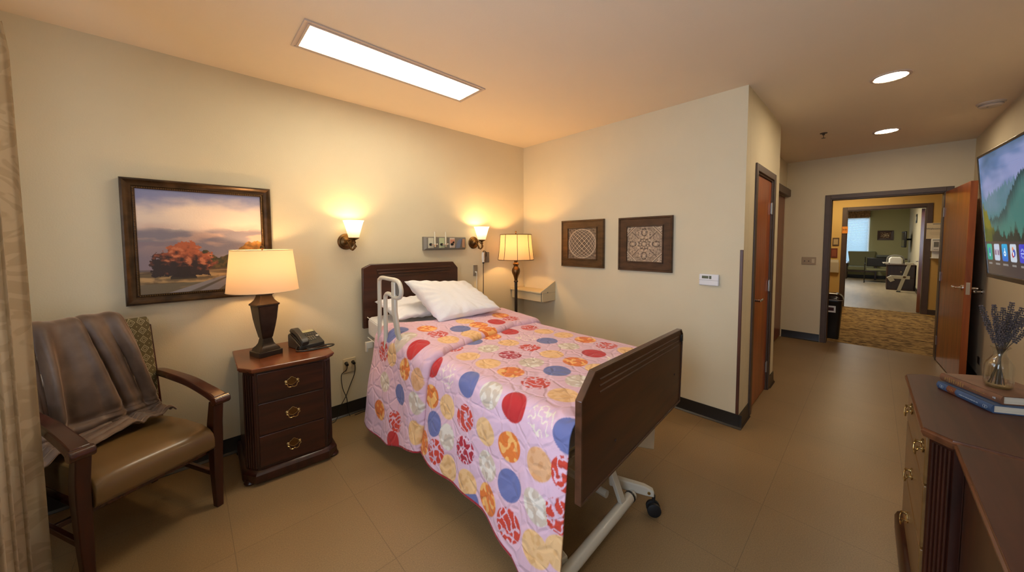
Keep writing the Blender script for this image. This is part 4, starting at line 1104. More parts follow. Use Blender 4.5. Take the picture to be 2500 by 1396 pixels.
# ================================================================ SCONCES
def glass_shade_mat(name):
    m, n, l, b = nt(name)
    b.inputs['Base Color'].default_value = (.9, .8, .62, 1); b.inputs['Roughness'].default_value = .35
    tc = n.new('ShaderNodeTexCoord'); sp = n.new('ShaderNodeSeparateXYZ'); l.new(tc.outputs['Object'], sp.inputs[0])
    mr = n.new('ShaderNodeMapRange'); mr.inputs[1].default_value = .02; mr.inputs[2].default_value = .085; mr.inputs[3].default_value = .75; mr.inputs[4].default_value = 3.0
    l.new(sp.outputs['Z'], mr.inputs[0]); b.inputs['Emission Color'].default_value = (1, .70, .34, 1); l.new(mr.outputs[0], b.inputs['Emission Strength'])
    return m
M_SGL = glass_shade_mat('lit_opal_glass')
def sconce(label, x, z):
    t = thing('wall_sconce', label, 'wall lamp', (x, 0, z), 0, 'lit sconces over the bed wall')
    bm = BM(); lathe(bm, [(.066, 0), (.066, .006), (.060, .012), (.048, .014), (.046, .020), (.030, .026), (.016, .034), (.012, .044), (0, .046)], n=32)
    bm.transform(Matrix.Translation((-.022, -.0003, -.002)) @ Matrix.Rotation(PI/2, 4, 'X')); obj('wall_plate', bm, M_BRONZE, t, smooth=True, angle=40)
    bm = BM()
    tube(bm, smooth_path([(-.022, -.03, 0), (-.020, -.06, -.010), (-.014, -.085, -.045), (-.006, -.105, -.070), (.004, -.125, -.050), (.004, -.124, -.02), (.002, -.120, .01)], 5), .0075, 9)
    tube(bm, smooth_path([(-.015, -.05, .004), (-.008, -.085, .010), (.0, -.105, -.010), (.012, -.125, -.032), (.022, -.110, -.045), (.014, -.098, -.035)], 5), .005, 8)
    ball(bm, (.004, -.122, -.008), .013); ball(bm, (.004, -.124, -.052), .010); ball(bm, (-.014, -.085, -.050), .010, (.8, .8, 2.0))
    obj('arm', bm, M_BRONZE, t, smooth=True)
    bm = BM(); sqlathe(bm, [(.008, .0), (.010, .008), (.022, .016), (.034, .024), (.036, .030), (.034, .030), (.020, .022)], (.002, -.120, .0), .35); obj('cup', bm, M_BRONZE, t, smooth=True, angle=30)
    bm = BM()
    S = []
    for h, zz in ((.030, .0), (.036, .006), (.041, .030), (.048, .060), (.056, .095), (.066, .130), (.070, .140)):
        S.append([(px*h, py*h, zz) for px, py in rounded_rect(2, 2, .55, 4)])
    loft(bm, S, cap=False)
    g = obj('glass_shade', bm, M_SGL, t, smooth=True, angle=40); g.location = (.002, -.120, .027)
    bm = BM(); tube(bm, [(px*.070, py*.070, .140) for px, py in rounded_rect(2, 2, .55, 4)], .0016, 5, closed=True); r = obj('shade_rim', bm, M_SGL, g, smooth=True)
    bm = BM(); ball(bm, (.002, -.120, .080), .020); obj('bulb', bm, emissive('sconce_bulb', (1, .75, .42), 12), t, smooth=True)
    return t
sconce('glowing bronze wall sconce above the nightstand, left of the headboard', -2.092, 1.474)
sconce('glowing bronze wall sconce right of the headboard, beside the grey wall panel', -.768, 1.460)

# ================================================================ MEDICAL PANEL
mp_ = thing('medical_gas_panel', 'grey wall panel with gas and suction outlets above the headboard', 'wall panel', (-1.167, 0, 1.452))
M_MP = plain('panel_grey', (.23, .215, .19), .4, .2)
bm = BM(); loft(bm, [[(-.245, -.0003, -.066), (.245, -.0003, -.066), (.245, -.0003, .066), (-.245, -.0003, .066)], [(-.245, -.030, -.066), (.245, -.030, -.066), (.245, -.030, .066), (-.245, -.030, .066)], [(-.225, -.052, -.048), (.240, -.052, -.048), (.240, -.052, .060), (-.225, -.052, .060)]])
obj('housing', bm, M_MP, mp_, bevel=.003)
for dx, c, kn in ((-.178, (.62, .60, .46), 1), (-.055, (.55, .60, .36), 1), (.068, (.66, .55, .45), 2)):
    bm = BM(); box(bm, dx-.030, dx+.030, -.057, -.051, -.045, .055); op = obj('outlet_plate', bm, plain('outlet_plate_paint', c, .4), mp_, bevel=.002)
    bm = BM(); cyl(bm, (dx-.008, -.057, -.010), (dx-.008, -.075, -.010), .014, .012, 14)
    if kn == 2:
        cyl(bm, (dx+.010, -.057, .010), (dx+.010, -.064, .010), .010, n=12)
    obj('knob', bm, M_BLACK, op, smooth=True)
    if kn == 2:
        bm = BM(); box(bm, dx-.026, dx+.026, -.0585, -.057, -.002, .040); obj('red_label', bm, plain('warm_label', (.60, .26, .16), .5), op)
    if kn == 1:
        bm = BM(); cyl(bm, (dx+.028, -.082, -.018), (dx+.028, -.082, .115), .0085, n=12)
        obj('flow_tube', bm, plain('clear_tube', (.72, .66, .50), .15), mp_, smooth=True)
        bm = BM(); cyl(bm, (dx-.006, -.07, -.012), (dx+.045, -.082, -.008), .006, n=10); cyl(bm, (dx+.028, -.082, -.035), (dx+.028, -.082, -.012), .009, n=10); ball(bm, (dx+.052, -.082, -.008), .009)
        obj('flow_valve', bm, M_CHROME, mp_, smooth=True)
bm = BM(); loft(bm, [[(.135+px, y, pz) for px, pz in [(0, -.05), (.02, -.05)]+[(.055-.075*math.cos(a), -.05+.098*math.sin(a)) for a in [PI/2*(1-i/6) for i in range(7)]][::-1][::-1]] for y in (-.050, -.060)])
obj('blue_cover', bm, plain('blue_grey_cover', (.16, .19, .27), .35), mp_)
bm = BM(); box(bm, .190, .222, -.060, -.051, -.045, .045); obj('side_plate', bm, plain('rust_plate', (.42, .23, .13), .45), mp_, bevel=.003)

# nurse call handset, cover plates, thermostat, switches
nc = thing('nurse_call', 'white nurse call handset hanging beside its grey wall plate under the right sconce', 'call handset', (-.61, 0, 1.292))
bm = BM(); box(bm, -.038, .038, -.012, -.0003, -.058, .058); obj('cover_plate', bm, M_GREYP, nc, bevel=.003)
bm = BM(); tube(bm, smooth_path([(-.080, -.050, -.050), (-.082, -.050, -.02), (-.082, -.048, .03), (-.076, -.045, .055)], 5), [.013]*5+[.016]*6+[.015]*5, 12); obj('handset', bm, M_WHITE, nc, smooth=True)
bm = BM(); tube(bm, smooth_path([(-.076, -.045, .055), (-.072, -.045, .075), (-.030, -.035, .060), (-.010, -.015, .03), (-.010, -.012, .01)], 5), .004, 8)
tube(bm, smooth_path([(-.080, -.050, -.050), (-.080, -.050, -.065), (-.079, -.048, -.10), (-.078, -.045, -.30), (-.085, -.045, -.52), (-.105, -.05, -.70)], 5), [.011]*6+[.0042]*20, 8)
obj('cord', bm, M_BLACK, nc, smooth=True)
dp = thing('data_outlet', 'tall grey wall plate with a white cord plugged in, right of the headboard', 'outlet', (-.766, 0, 1.150))
bm = BM(); box(bm, -.029, .029, -.006, -.0003, -.060, .060); obj('cover_plate', bm, M_STEEL, dp, bevel=.002)
bm = BM(); cyl(bm, (0, -.006, -.015), (0, -.025, -.018), .008, n=10); tube(bm, smooth_path([(0, -.024, -.020), (.001, -.027, -.05), (.002, -.022, -.2), (.006, -.020, -.40), (.0, -.02, -.6)], 5), .0045, 8)
obj('cord', bm, M_WHITE, dp, smooth=True)
tm = thing('thermostat', 'white thermostat with a small grey display on the right wall', 'thermostat', (0, -2.125, 1.152), -PI/2)
bm = BM(); box(bm, -.072, .072, -.026, .001, -.046, .046); obj('case', bm, plain('thermostat_white', (.82, .82, .84), .35), tm, bevel=.006)
bm = BM(); box(bm, -.050, -.002, -.0268, -.0258, .010, .032); box(bm, .003, .020, -.0268, -.0258, .008, .033); obj('display', bm, plain('grey_lcd', (.13, .15, .10), .2), tm)
bm = BM(); box(bm, -.070, .070, -.0265, -.0258, -.004, -.0025); obj('door_line', bm, M_GREYP, tm)
sw = thing('light_switch', 'beige triple light switch plate left of the doorway', 'light switch', (E, -2.389, 1.173), -PI/2)
bm = BM(); box(bm, -.080, .080, -.007, -.0003, -.055, .055); obj('cover_plate', bm, M_IVORYT, sw, bevel=.003)
for dx in (-.046, 0):
    bm = BM(); box(bm, dx-.005, dx+.005, -.018, -.0065, -.010, .004); obj('toggle', bm, M_FRAME, sw)
bm = BM(); box(bm, .030, .064, -.011, -.0065, -.032, .030); obj('rocker', bm, M_IVORY, sw, bevel=.003)
op = thing('wall_plate', 'small metal wall plate low behind the dresser, past the open door', 'wall plate', (2.62, W, .265), PI)
bm = BM(); box(bm, -.055, .055, -.006, -.0003, -.035, .035); obj('cover_plate', bm, M_STEEL, op, bevel=.002)

# ================================================================ CORNER SHELF
cs = thing('corner_shelf', 'cream wall mounted writing shelf with a drawer box in the corner by the floor lamp', 'shelf', (-.11, -.25, .79))
bm = BM(); box(bm, -.240, -.001, -.502, -.016, .885, .900); obj('top', bm, M_SHELF, cs, world=True, bevel=.003)
bm = BM(); box(bm, -.224, -.001, -.490, -.016, .790, .885); obj('drawer_box', bm, M_SHELF, cs, world=True, bevel=.003)
bm = BM(); loft(bm, [[(-.238, y, .900), (-.238, y, .912), (-.001, y, 1.016), (-.001, y, .79), (-.222, y, .79), (-.222, y, .885)] for y in (-.516, -.502)]); obj('side_panel', bm, M_SHELF, cs, world=True, bevel=.002)
bm = BM(); box(bm, -.235, -.001, -.016, -.001, .885, .915); obj('back_strip', bm, M_SHELF, cs, world=True, bevel=.002)
bm = BM(); box(bm, -.24, -.001, -.5175, -.516, .884, .888); cyl(bm, (-.14, -.517, .892), (-.14, -.524, .892), .007, n=10); obj('latch', bm, M_STEEL, cs, world=True)

# ================================================================ FLOOR LAMP
M_SHADE2 = shade_mat('amber_lampshade', (.58, .42, .25), .08, .28, (1, .60, .22))
fl = thing('floor_lamp', 'bronze floor lamp with a glowing ribbed amber shade in the corner behind the bed', 'lamp', (-.427, -.300, 0))
bm = BM(); lathe(bm, [(.135, 0), (.135, .014), (.125, .022), (.06, .032), (.030, .045), (.020, .07), (.017, .10)], n=32); obj('base', bm, M_DBRONZE, fl, smooth=True)
bm = BM(); lathe(bm, [(.0165, .10), (.0165, 1.015), (.023, 1.018), (.025, 1.026), (.018, 1.034), (.018, 1.045)], n=20); obj('pole', bm, M_DBRONZE, fl, smooth=True)
bm = BM(); lathe(bm, [(.018, 1.04), (.021, 1.06), (.030, 1.09), (.042, 1.115), (.047, 1.14), (.043, 1.165), (.028, 1.185), (.024, 1.20), (.033, 1.212), (.036, 1.22), (.026, 1.232), (.018, 1.24), (.022, 1.252), (.020, 1.264), (.010, 1.27), (.010, 1.30)], n=28)
obj('urn_knob', bm, M_BRONZE, fl, smooth=True, angle=60)
bm = BM(); lathe(bm, [(.197, 1.268), (.192, 1.30), (.178, 1.42), (.170, 1.545)], n=48, cap=False); sh = obj('lamp_shade', bm, M_SHADE2, fl, smooth=True, angle=80)
M_RIB = plain('shade_ribs', (.10, .05, .02), .7)
bm = BM()
for k in range(8):
    a = k*PI/4+.10
    tube(bm, [(r*math.cos(a), r*math.sin(a), z) for r, z in ((.199, 1.268), (.194, 1.30), (.180, 1.42), (.172, 1.545))], .0028, 5)
tube(bm, circle((0, 0, 1.268), .198, 48), .004, 6, closed=True); tube(bm, circle((0, 0, 1.545), .171, 48), .004, 6, closed=True)
obj('shade_ribs', bm, M_RIB, sh, smooth=True)
bm = BM(); cyl(bm, (0, 0, 1.27), (0, 0, 1.55), .004, n=8); ball(bm, (0, 0, 1.575), .010); cyl(bm, (0, 0, 1.55), (0, 0, 1.57), .006, n=8)
for k in range(3): cyl(bm, (0, 0, 1.545), (.17*math.cos(k*2.094), .17*math.sin(k*2.094), 1.545), .002, n=5)
obj('finial', bm, M_BRONZE, fl, smooth=True)
bm = BM(); ball(bm, (0, 0, 1.40), .028); obj('bulb', bm, M_BULB, fl, smooth=True)
bm = BM(); tube(bm, smooth_path([(.03, .02, 1.262), (.034, .028, 1.2), (.033, .03, 1.10), (.025, .026, 1.06), (.018, .012, 1.03)], 4), .0012, 5); obj('pull_chain', bm, M_BRASS, fl, smooth=True)

# ================================================================ CEILING FIXTURES
lf = thing('ceiling_light', 'long recessed fluorescent ceiling light glowing white over the bed', 'ceiling light', (-1.99, -.803, H))
LX0, LX1, LY0, LY1 = -2.5586, -1.4237, -.9325, -.6744
M_CFR = plain('fixture_frame', (.62, .50, .42), .5)
bm = BM()
fx = (-1.99, -.803)
def ring(o, i, z0, z1):
    box(bm, LX0-o-fx[0], LX0-i-fx[0], LY0-o-fx[1], LY1+o-fx[1], z0, z1); box(bm, LX1+i-fx[0], LX1+o-fx[0], LY0-o-fx[1], LY1+o-fx[1], z0, z1)
    box(bm, LX0-i-fx[0], LX1+i-fx[0], LY0-o-fx[1], LY0-i-fx[1], z0, z1); box(bm, LX0-i-fx[0], LX1+i-fx[0], LY1+i-fx[1], LY1+o-fx[1], z0, z1)
ring(.034, .020, -.008, -.0005); ring(.020, .0, -.005, -.0005); ring(.012, .0, -.010, -.005)
obj('frame', bm, M_CFR, lf, bevel=.001)
M_DIFF = emissive('diffuser_glow', (1, .89, .68), 17)
bm = BM(); box(bm, LX0-fx[0], LX1-fx[0], LY0-fx[1], LY1-fx[1], -.006, -.001); obj('diffuser', bm, M_DIFF, lf)
def downlight(label, x, y, r=.083):
    t = thing('recessed_light', label, 'ceiling light', (x, y, H), 0, 'round recessed lights over the passage')
    bm = BM(); lathe(bm, [(r-.003, .001), (r-.003, -.004), (r+.004, -.008), (r+.020, -.006), (r+.024, .001)], n=40, cap=False); obj('trim_ring', bm, M_CFR, t, smooth=True)
    bm = BM(); lathe(bm, [(r, .001), (r, -.004), (0, -.005)], n=40); obj('lens', bm, emissive('recessed_glow', (1, .80, .56), 130), t)
downlight('round lit recessed ceiling light nearer the television', .588, -3.076)
downlight('round lit recessed ceiling light farther off, nearer the doorway', 2.352, -3.085)
sd = thing('smoke_detector', 'round cream smoke detector on the ceiling above the television', 'smoke detector', (1.90, -3.675, H))
M_DET = plain('cream_detector', (.62, .52, .42), .5)
bm = BM(); lathe(bm, [(.078, 0), (.078, -.010), (.066, -.014), (.066, -.026), (.055, -.036), (.03, -.040), (0, -.041)], n=32); obj('body', bm, M_DET, sd, smooth=True, angle=30)
bm = BM(); lathe(bm, [(.0665, -.018), (.0675, -.020), (.0665, -.022)], n=32, cap=False); cyl(bm, (-.03, .02, -.037), (-.03, .02, -.041), .006, n=8); obj('vent_slot', bm, M_GREYP, sd)
sp = thing('fire_sprinkler', 'small metal fire sprinkler head on the ceiling over the passage', 'sprinkler', (1.964, -2.62, H))
bm = BM(); lathe(bm, [(.032, .001), (.030, -.005), (.012, -.007), (.010, -.022)], n=20); lathe(bm, [(.003, -.05), (.018, -.052), (.018, -.054), (0, -.055)], n=14)
for s in (-1, 1): tube(bm, [(s*.009, 0, -.022), (s*.012, 0, -.036), (s*.002, 0, -.051)], .002, 5)
obj('head', bm, M_DBRONZE, sp, smooth=True)
# ================================================================ DRESSER
DZ = .80
dr = thing('dresser', 'dark wood dresser with chamfered fluted corners and brass pulls below the television', 'dresser', (-.85, -3.45, 0))
DP = [(-.50, -3.165), (-1.200, -3.175), (-1.258, -3.238), (-1.262, -3.785), (-.434, -3.785), (-.436, -3.230)]
DP = DP  # counter-clockwise when seen from above needs reversing
def ccw(P):
    a = sum(P[i][0]*P[(i+1) % len(P)][1]-P[(i+1) % len(P)][0]*P[i][1] for i in range(len(P)))
    return P if a > 0 else P[::-1]
DPc = ccw(DP)
bm = BM(); moulding(bm, DPc, [(-.020, DZ-.036), (-.006, DZ-.032), (-.002, DZ-.022), (0, DZ-.018), (0, DZ-.010), (-.004, DZ-.006), (-.005, DZ-.0015)])
obj('top_edge', bm, M_EDGE, dr, world=True, smooth=True, angle=30)
bm = BM(); prism(bm, scaled_poly(DPc, -.006), DZ-.002, DZ); obj('top', bm, M_TOPD, dr, world=True)
BD = scaled_poly(DPc, -.022)
bm = BM(); prism(bm, BD, .09, DZ-.034); obj('carcass', bm, M_MAH, dr, world=True)
bm = BM(); moulding(bm, DPc, [(-.012, .0), (.006, .0), (.008, .06), (.0, .085), (-.016, .10), (-.024, .105)]); obj('base_moulding', bm, M_MAH, dr, world=True, smooth=True, angle=30)
def off_line(P0, P1, o=.022):
    P0, P1 = Vector(P0), Vector(P1)
    return P0, P1
FL = (-.512, -3.1875); FR = (-1.190, -3.197)
a, b_ = Vector(FR), Vector(FL); e = (b_-a).normalized(); nn = Vector((-e.y, e.x)); Lf = (b_-a).length
M_DFACE = wood('drawer_face_painted_sheen', (.13, .060, .014), (.20, .100, .026), .30, axis=0, scale=5)  # ochre wood tone paints in the floor's glancing reflection
fm = Matrix(((e.x, 0, nn.x, a.x), (e.y, 0, nn.y, a.y), (0, 1, 0, 0), (0, 0, 0, 1)))     # x along (near to far), y up, z out
for z0, z1, hs in ((.585, .760, ((.067, .700), (.479, .694))), (.345, .577, ((.352, .450),)), (.112, .337, ((.420, .215),))):
    bm = BM(); box(bm, .014, Lf-.014, z0, z1, -.006, .008); bm.transform(fm); d = obj('drawer', bm, M_DFACE, dr, world=True, bevel=.003)
    for hx, hz in hs:
        bail_pull(d, root_of(dr).inverted() @ fm @ Matrix.Translation((hx, hz, .008)), 1.0)
flutes(dr, (-1.1975, -3.2005), (-1.236, -3.243), .12, .755, 5)
flutes(dr, (-.456, -3.237), (-.502, -3.190), .12, .755, 5)

dk = thing('desk', 'dark wooden desk standing against the near side of the dresser', 'desk', (-2.0, -3.52, 0))
KP = ccw([(-1.275, -3.240), (-2.70, -3.246), (-2.70, -3.785), (-1.275, -3.785)])
bm = BM(); moulding(bm, KP, [(-.020, DZ-.036), (-.006, DZ-.032), (-.002, DZ-.022), (0, DZ-.018), (0, DZ-.010), (-.004, DZ-.006), (-.005, DZ-.0015)])
obj('top_edge', bm, M_EDGE, dk, world=True, smooth=True, angle=30)
bm = BM(); prism(bm, scaled_poly(KP, -.006), DZ-.002, DZ); obj('top', bm, M_TOPD, dk, world=True)
bm = BM(); box(bm, -2.67, -1.30, -3.275, -3.262, .06, DZ-.034); obj('front_panel', bm, M_MAH, dk, world=True)
bm = BM(); box(bm, -1.31, -1.285, -3.765, -3.262, 0, DZ-.034); box(bm, -2.68, -2.655, -3.765, -3.262, 0, DZ-.034); obj('side_panel', bm, M_MAH, dk, world=True)

# ================================================================ BOOKS
def book(label, A, Bp, C0, z, th, cov, page_c, group):
    """A far end of the spine, Bp near end, C0 depth direction length"""
    A, Bp = Vector(A), Vector(Bp); e = (Bp-A).normalized(); L = (Bp-A).length; nn = Vector((-e.y, e.x))
    if nn.y > 0: nn = -nn
    t = thing('book', label, 'book', (A.x, A.y, z), math.atan2(e.y, e.x), group)
    # local x along the spine far->near, depth along local -y or +y
    sg = 1 if (Matrix.Rotation(-math.atan2(e.y, e.x), 2) @ nn).y > 0 else -1
    c = .0028
    bm = BM()
    y0, y1 = (0, C0*sg)
    ya, yb = sorted((y0, y1))
    box(bm, 0, L, ya, yb, 0, c); box(bm, 0, L, ya, yb, th-c, th)
    # rounded spine
    S = []
    for x in (0, .002, L-.002, L):
        S.append([(x, -sg*.0065*math.sin(PI*k/8)+(0), c*.0+th*k/8) for k in range(9)]+[(x, sg*.003, th), (x, sg*.003, 0)])
    loft(bm, S)
    obj('cover', bm, cov, t, smooth=True, angle=35)
    bm = BM(); ya, yb = sorted((sg*.003, sg*(C0-.004))); box(bm, .004, L-.004, ya, yb, c, th-c); obj('pages', bm, page_c, t)
    return t, sg, L
M_BLUE = plain('blue_cloth', (.045, .085, .175), .55, var=.15, vscale=30)
M_BROWN = plain('brown_cloth', (.17, .075, .040), .5, var=.2, vscale=20)
M_GOLD = plain('gilt_stamping', (.55, .36, .14), .35, .7)
M_SILV = plain('pale_stamping', (.34, .38, .42), .5)
t, sg, L = book('blue hardback book, lower of the two on the dresser', (-.641, -3.258), (-.852, -3.374), .165, .8003, .031, M_BLUE, M_PAPER, 'stacked books on the dresser')
bm = BM()
S = [[(x, -sg*.0068*math.sin(PI*k/8)-sg*.0004, .031*k/8) for k in range(9)] for x in (.050, .090)]
R = [[bm.verts.new(p) for p in s] for s in S]
for k in range(8): bm.faces.new((R[0][k], R[1][k], R[1][k+1], R[0][k+1]))
obj('title_label', bm, plain('red_brown_label', (.16, .045, .02), .5), t, smooth=True)
def marks(parent, sg, xs, zc, hgt, mat, name, w=.003):
    bm = BM()
    for i, x in enumerate(xs):
        hh = hgt*(.55+.45*((i*7) % 5)/4); y = -sg*.0072
        box(bm, x, x+w, min(y, y+sg*.002), max(y, y+sg*.002), zc-hh/2, zc+hh/2)
        if i % 2 == 0: box(bm, x, x+w*2.2, min(y, y+sg*.002), max(y, y+sg*.002), zc-.0006+hh*.2, zc+.0006+hh*.2)
    obj(name, bm, mat, parent)
marks(t, sg, [.058+.007*k for k in range(4)], .0155, .012, M_GOLD, 'gilt_marks', .0018)
marks(t, sg, [.110+.0045*k for k in range(18)], .0155, .005, M_SILV, 'pale_title_marks', .0022)
for xc in (.027, L-.022):
    bm = BM()
    for s in (-1, 1): tube(bm, [(xc+s*.0035+.005*math.cos(a), -sg*.0075, .0155+.006*math.sin(a)) for a in [k*PI/6 for k in range(12)]], .0006, 4, closed=True)
    obj('emblem', bm, M_SILV, t)
t, sg, L = book('brown hardback book with gilt spine, upper of the two on the dresser', (-.618, -3.268), (-.822, -3.399), .200, .8318, .033, M_BROWN, M_PAPER, 'stacked books on the dresser')
marks(t, sg, [.024+.0095*k for k in range(9)], .0165, .020, M_GOLD, 'gilt_title_marks', .0026)
marks(t, sg, [.128+.0042*k for k in range(14)], .0165, .004, M_GOLD, 'gilt_author_marks', .0025)
marks(t, sg, [L-.028, L-.022], .0165, .010, M_SILV, 'spine_emblem', .004)

# ================================================================ VASE WITH LAVENDER
VX, VY, VZ = -.695, -3.405, .8653
M_BOT = glass_mat('bottle_glass', (.975, .965, .92), .0, .15)
va = thing('glass_vase', 'small ribbed clear glass bottle vase on the brown book', 'vase', (VX, VY, VZ))
prof = [(.0, .003), (.030, .0), (.036, .006), (.037, .018), (.036, .085), (.034, .100), (.026, .116), (.018, .130), (.017, .144), (.021, .158), (.025, .166)]
bm = BM(); NS = 60
def vring(r, z): return [((r+(.0014*math.cos(i*2*PI*15/NS) if .01 < z < .1 else 0))*math.cos(2*PI*i/NS), (r+(.0014*math.cos(i*2*PI*15/NS) if .01 < z < .1 else 0))*math.sin(2*PI*i/NS), z) for i in range(NS)]
loft(bm, [vring(max(r, .001), z) for r, z in prof], cap=False); loft(bm, [vring(max(r-.0025, .0005), z+.002) for r, z in prof], cap=False)
obj('bottle', bm, M_BOT, va, smooth=True, angle=60)
bm = BM(); lathe(bm, [(.001, .001), (.031, .0015), (.034, .008), (.031, .010), (.001, .007)], n=40); obj('thick_base', bm, glass_mat('base_glass', (.82, .80, .60), .05, .4), va, smooth=True)
bm = BM(); tube(bm, circle((0, 0, .166), .025, 32), .0018, 6, closed=True); obj('lip', bm, M_BOT, va, smooth=True)
M_STEM = plain('dried_stem', (.075, .052, .030), .8)
M_LAV = plain('dried_lavender', (.080, .060, .058), .9, var=.55, vscale=90)
rnd = random.Random(11)
# (lean across the view, lean away, tip height)
tips = [(-.095, .01, .325), (-.075, -.02, .285), (-.040, .02, .330), (-.030, -.02, .290), (-.014, .0, .250), (.0, .02, .322), (.004, -.03, .275), (.018, .01, .235), (.028, .0, .300), (.035, .03, .345), (.048, -.01, .270), (.055, .01, .310), (.075, .0, .330), (.085, -.02, .290), (.108, .01, .325), (.118, -.01, .265)]
vd = Vector((2.39, -.36)).normalized(); vr = Vector((vd.y, -vd.x))   # across the bunch
for i, (a, d, zt) in enumerate(tips):
    t = thing('lavender_stem', 'dried dark lavender stem standing in the glass bottle vase', 'dried flower', (VX, VY, VZ+.012), 0, 'dried lavender bunch')
    a *= .56; top = Vector((vr.x*a+vd.x*d, vr.y*a+vd.y*d, zt-.012)); bot = Vector((-vr.x*a*.30+rnd.uniform(-.009, .009), -vr.y*a*.30+rnd.uniform(-.009, .009), .0))
    neck = Vector((vr.x*a*.12+vd.x*d*.1, vr.y*a*.12+vd.y*d*.1, .135))
    P = smooth_path([bot, bot.lerp(neck, .55), neck, neck.lerp(top, .45)+Vector((0, 0, .004)), top], 5)
    bm = BM(); tube(bm, P, .0014, 5)
    obj('stem', bm, M_STEM, t, smooth=True)
    bm = BM(); L2 = len(P); n0 = int(L2*.60)
    bl = rnd.uniform(.075, .11); pts = []
    k = 0; s = 0
    while s < bl:
        f = s/bl; p = top.lerp(neck, s/(top-neck).length)
        u = (top-neck).normalized(); sd_ = u.cross(Vector((vd.x, vd.y, 0))).normalized(); w = u.cross(sd_)
        rr = .0048*(.55+.9*math.sin(min(1, f*1.3+.15)*PI*.8))*rnd.uniform(.85, 1.2)
        for q in range(5):
            an = q*1.257+k*.6; c = p+(sd_*math.cos(an)+w*math.sin(an))*rr
            ball(bm, c, .0024*rnd.uniform(.85, 1.25), (1.0, 1.0, rnd.uniform(1.1, 1.8)), 6, 4)
        ball(bm, p, .0022, (1, 1, 1.2), 6, 4)
        s += .0088; k += 1
    obj('flower_spike', bm, M_LAV, t, smooth=True)
bm = BM(); ball(bm, (VX-.008, VY+.014, VZ+.115), .0040, seg=10); ball(bm, (VX-.012, VY+.016, VZ+.092), .0055, seg=10)
tag(obj('glass_bead', bm, plain('pale_blue_bead', (.42, .50, .66), .3), smooth=True), 'pale blue beads tied among the stems inside the glass vase', 'beads')

# ================================================================ TELEVISION
TW, TH = .97, .555
yaw = math.radians(4.0); tilt = math.radians(-5.2)
fx_, fy_ = -.405, -3.352
tvx, tvy = fx_-math.cos(yaw)*TW/2, fy_-math.sin(yaw)*TW/2
tv = thing('television', 'wall mounted flat television showing misty pine mountains over a row of app tiles', 'television', (tvx, tvy-.025, 1.572), Euler((tilt, 0, yaw), 'XYZ'))
M_TVB = plain('television_bezel', (.012, .009, .008), .25, coat=.3)
bm = BM()
w, h = TW/2, TH/2
box(bm, -w, w, -.040, -.004, -h, h); obj('case', bm, M_TVB, tv, bevel=.004)
bm = BM(); bz = .011
box(bm, -w, -w+bz, -.004, .003, -h, h); box(bm, w-bz, w, -.004, .003, -h, h); box(bm, -w+bz, w-bz, -.004, .003, h-bz, h); box(bm, -w+bz, w-bz, -.004, .003, -h, -h+.020)
obj('bezel', bm, M_TVB, tv, bevel=.002)
SW, SH = TW-2*bz, TH-bz-.020
def tri_trees(x, base, hmax, dens, seed):
    b = 0
    i0 = int(x*dens)
    for i in (i0-1, i0, i0+1):
        rr = random.Random(i*77+seed); cx = (i+rr.uniform(.2, .8))/dens; hh = hmax*rr.uniform(.45, 1.0); wd = hh*.24
        d = abs(x-cx)
        if d < wd:
            g = hh*(1-d/wd); g *= (.82+.18*math.sin(g*260))
            b = max(b, g)
    return base+b
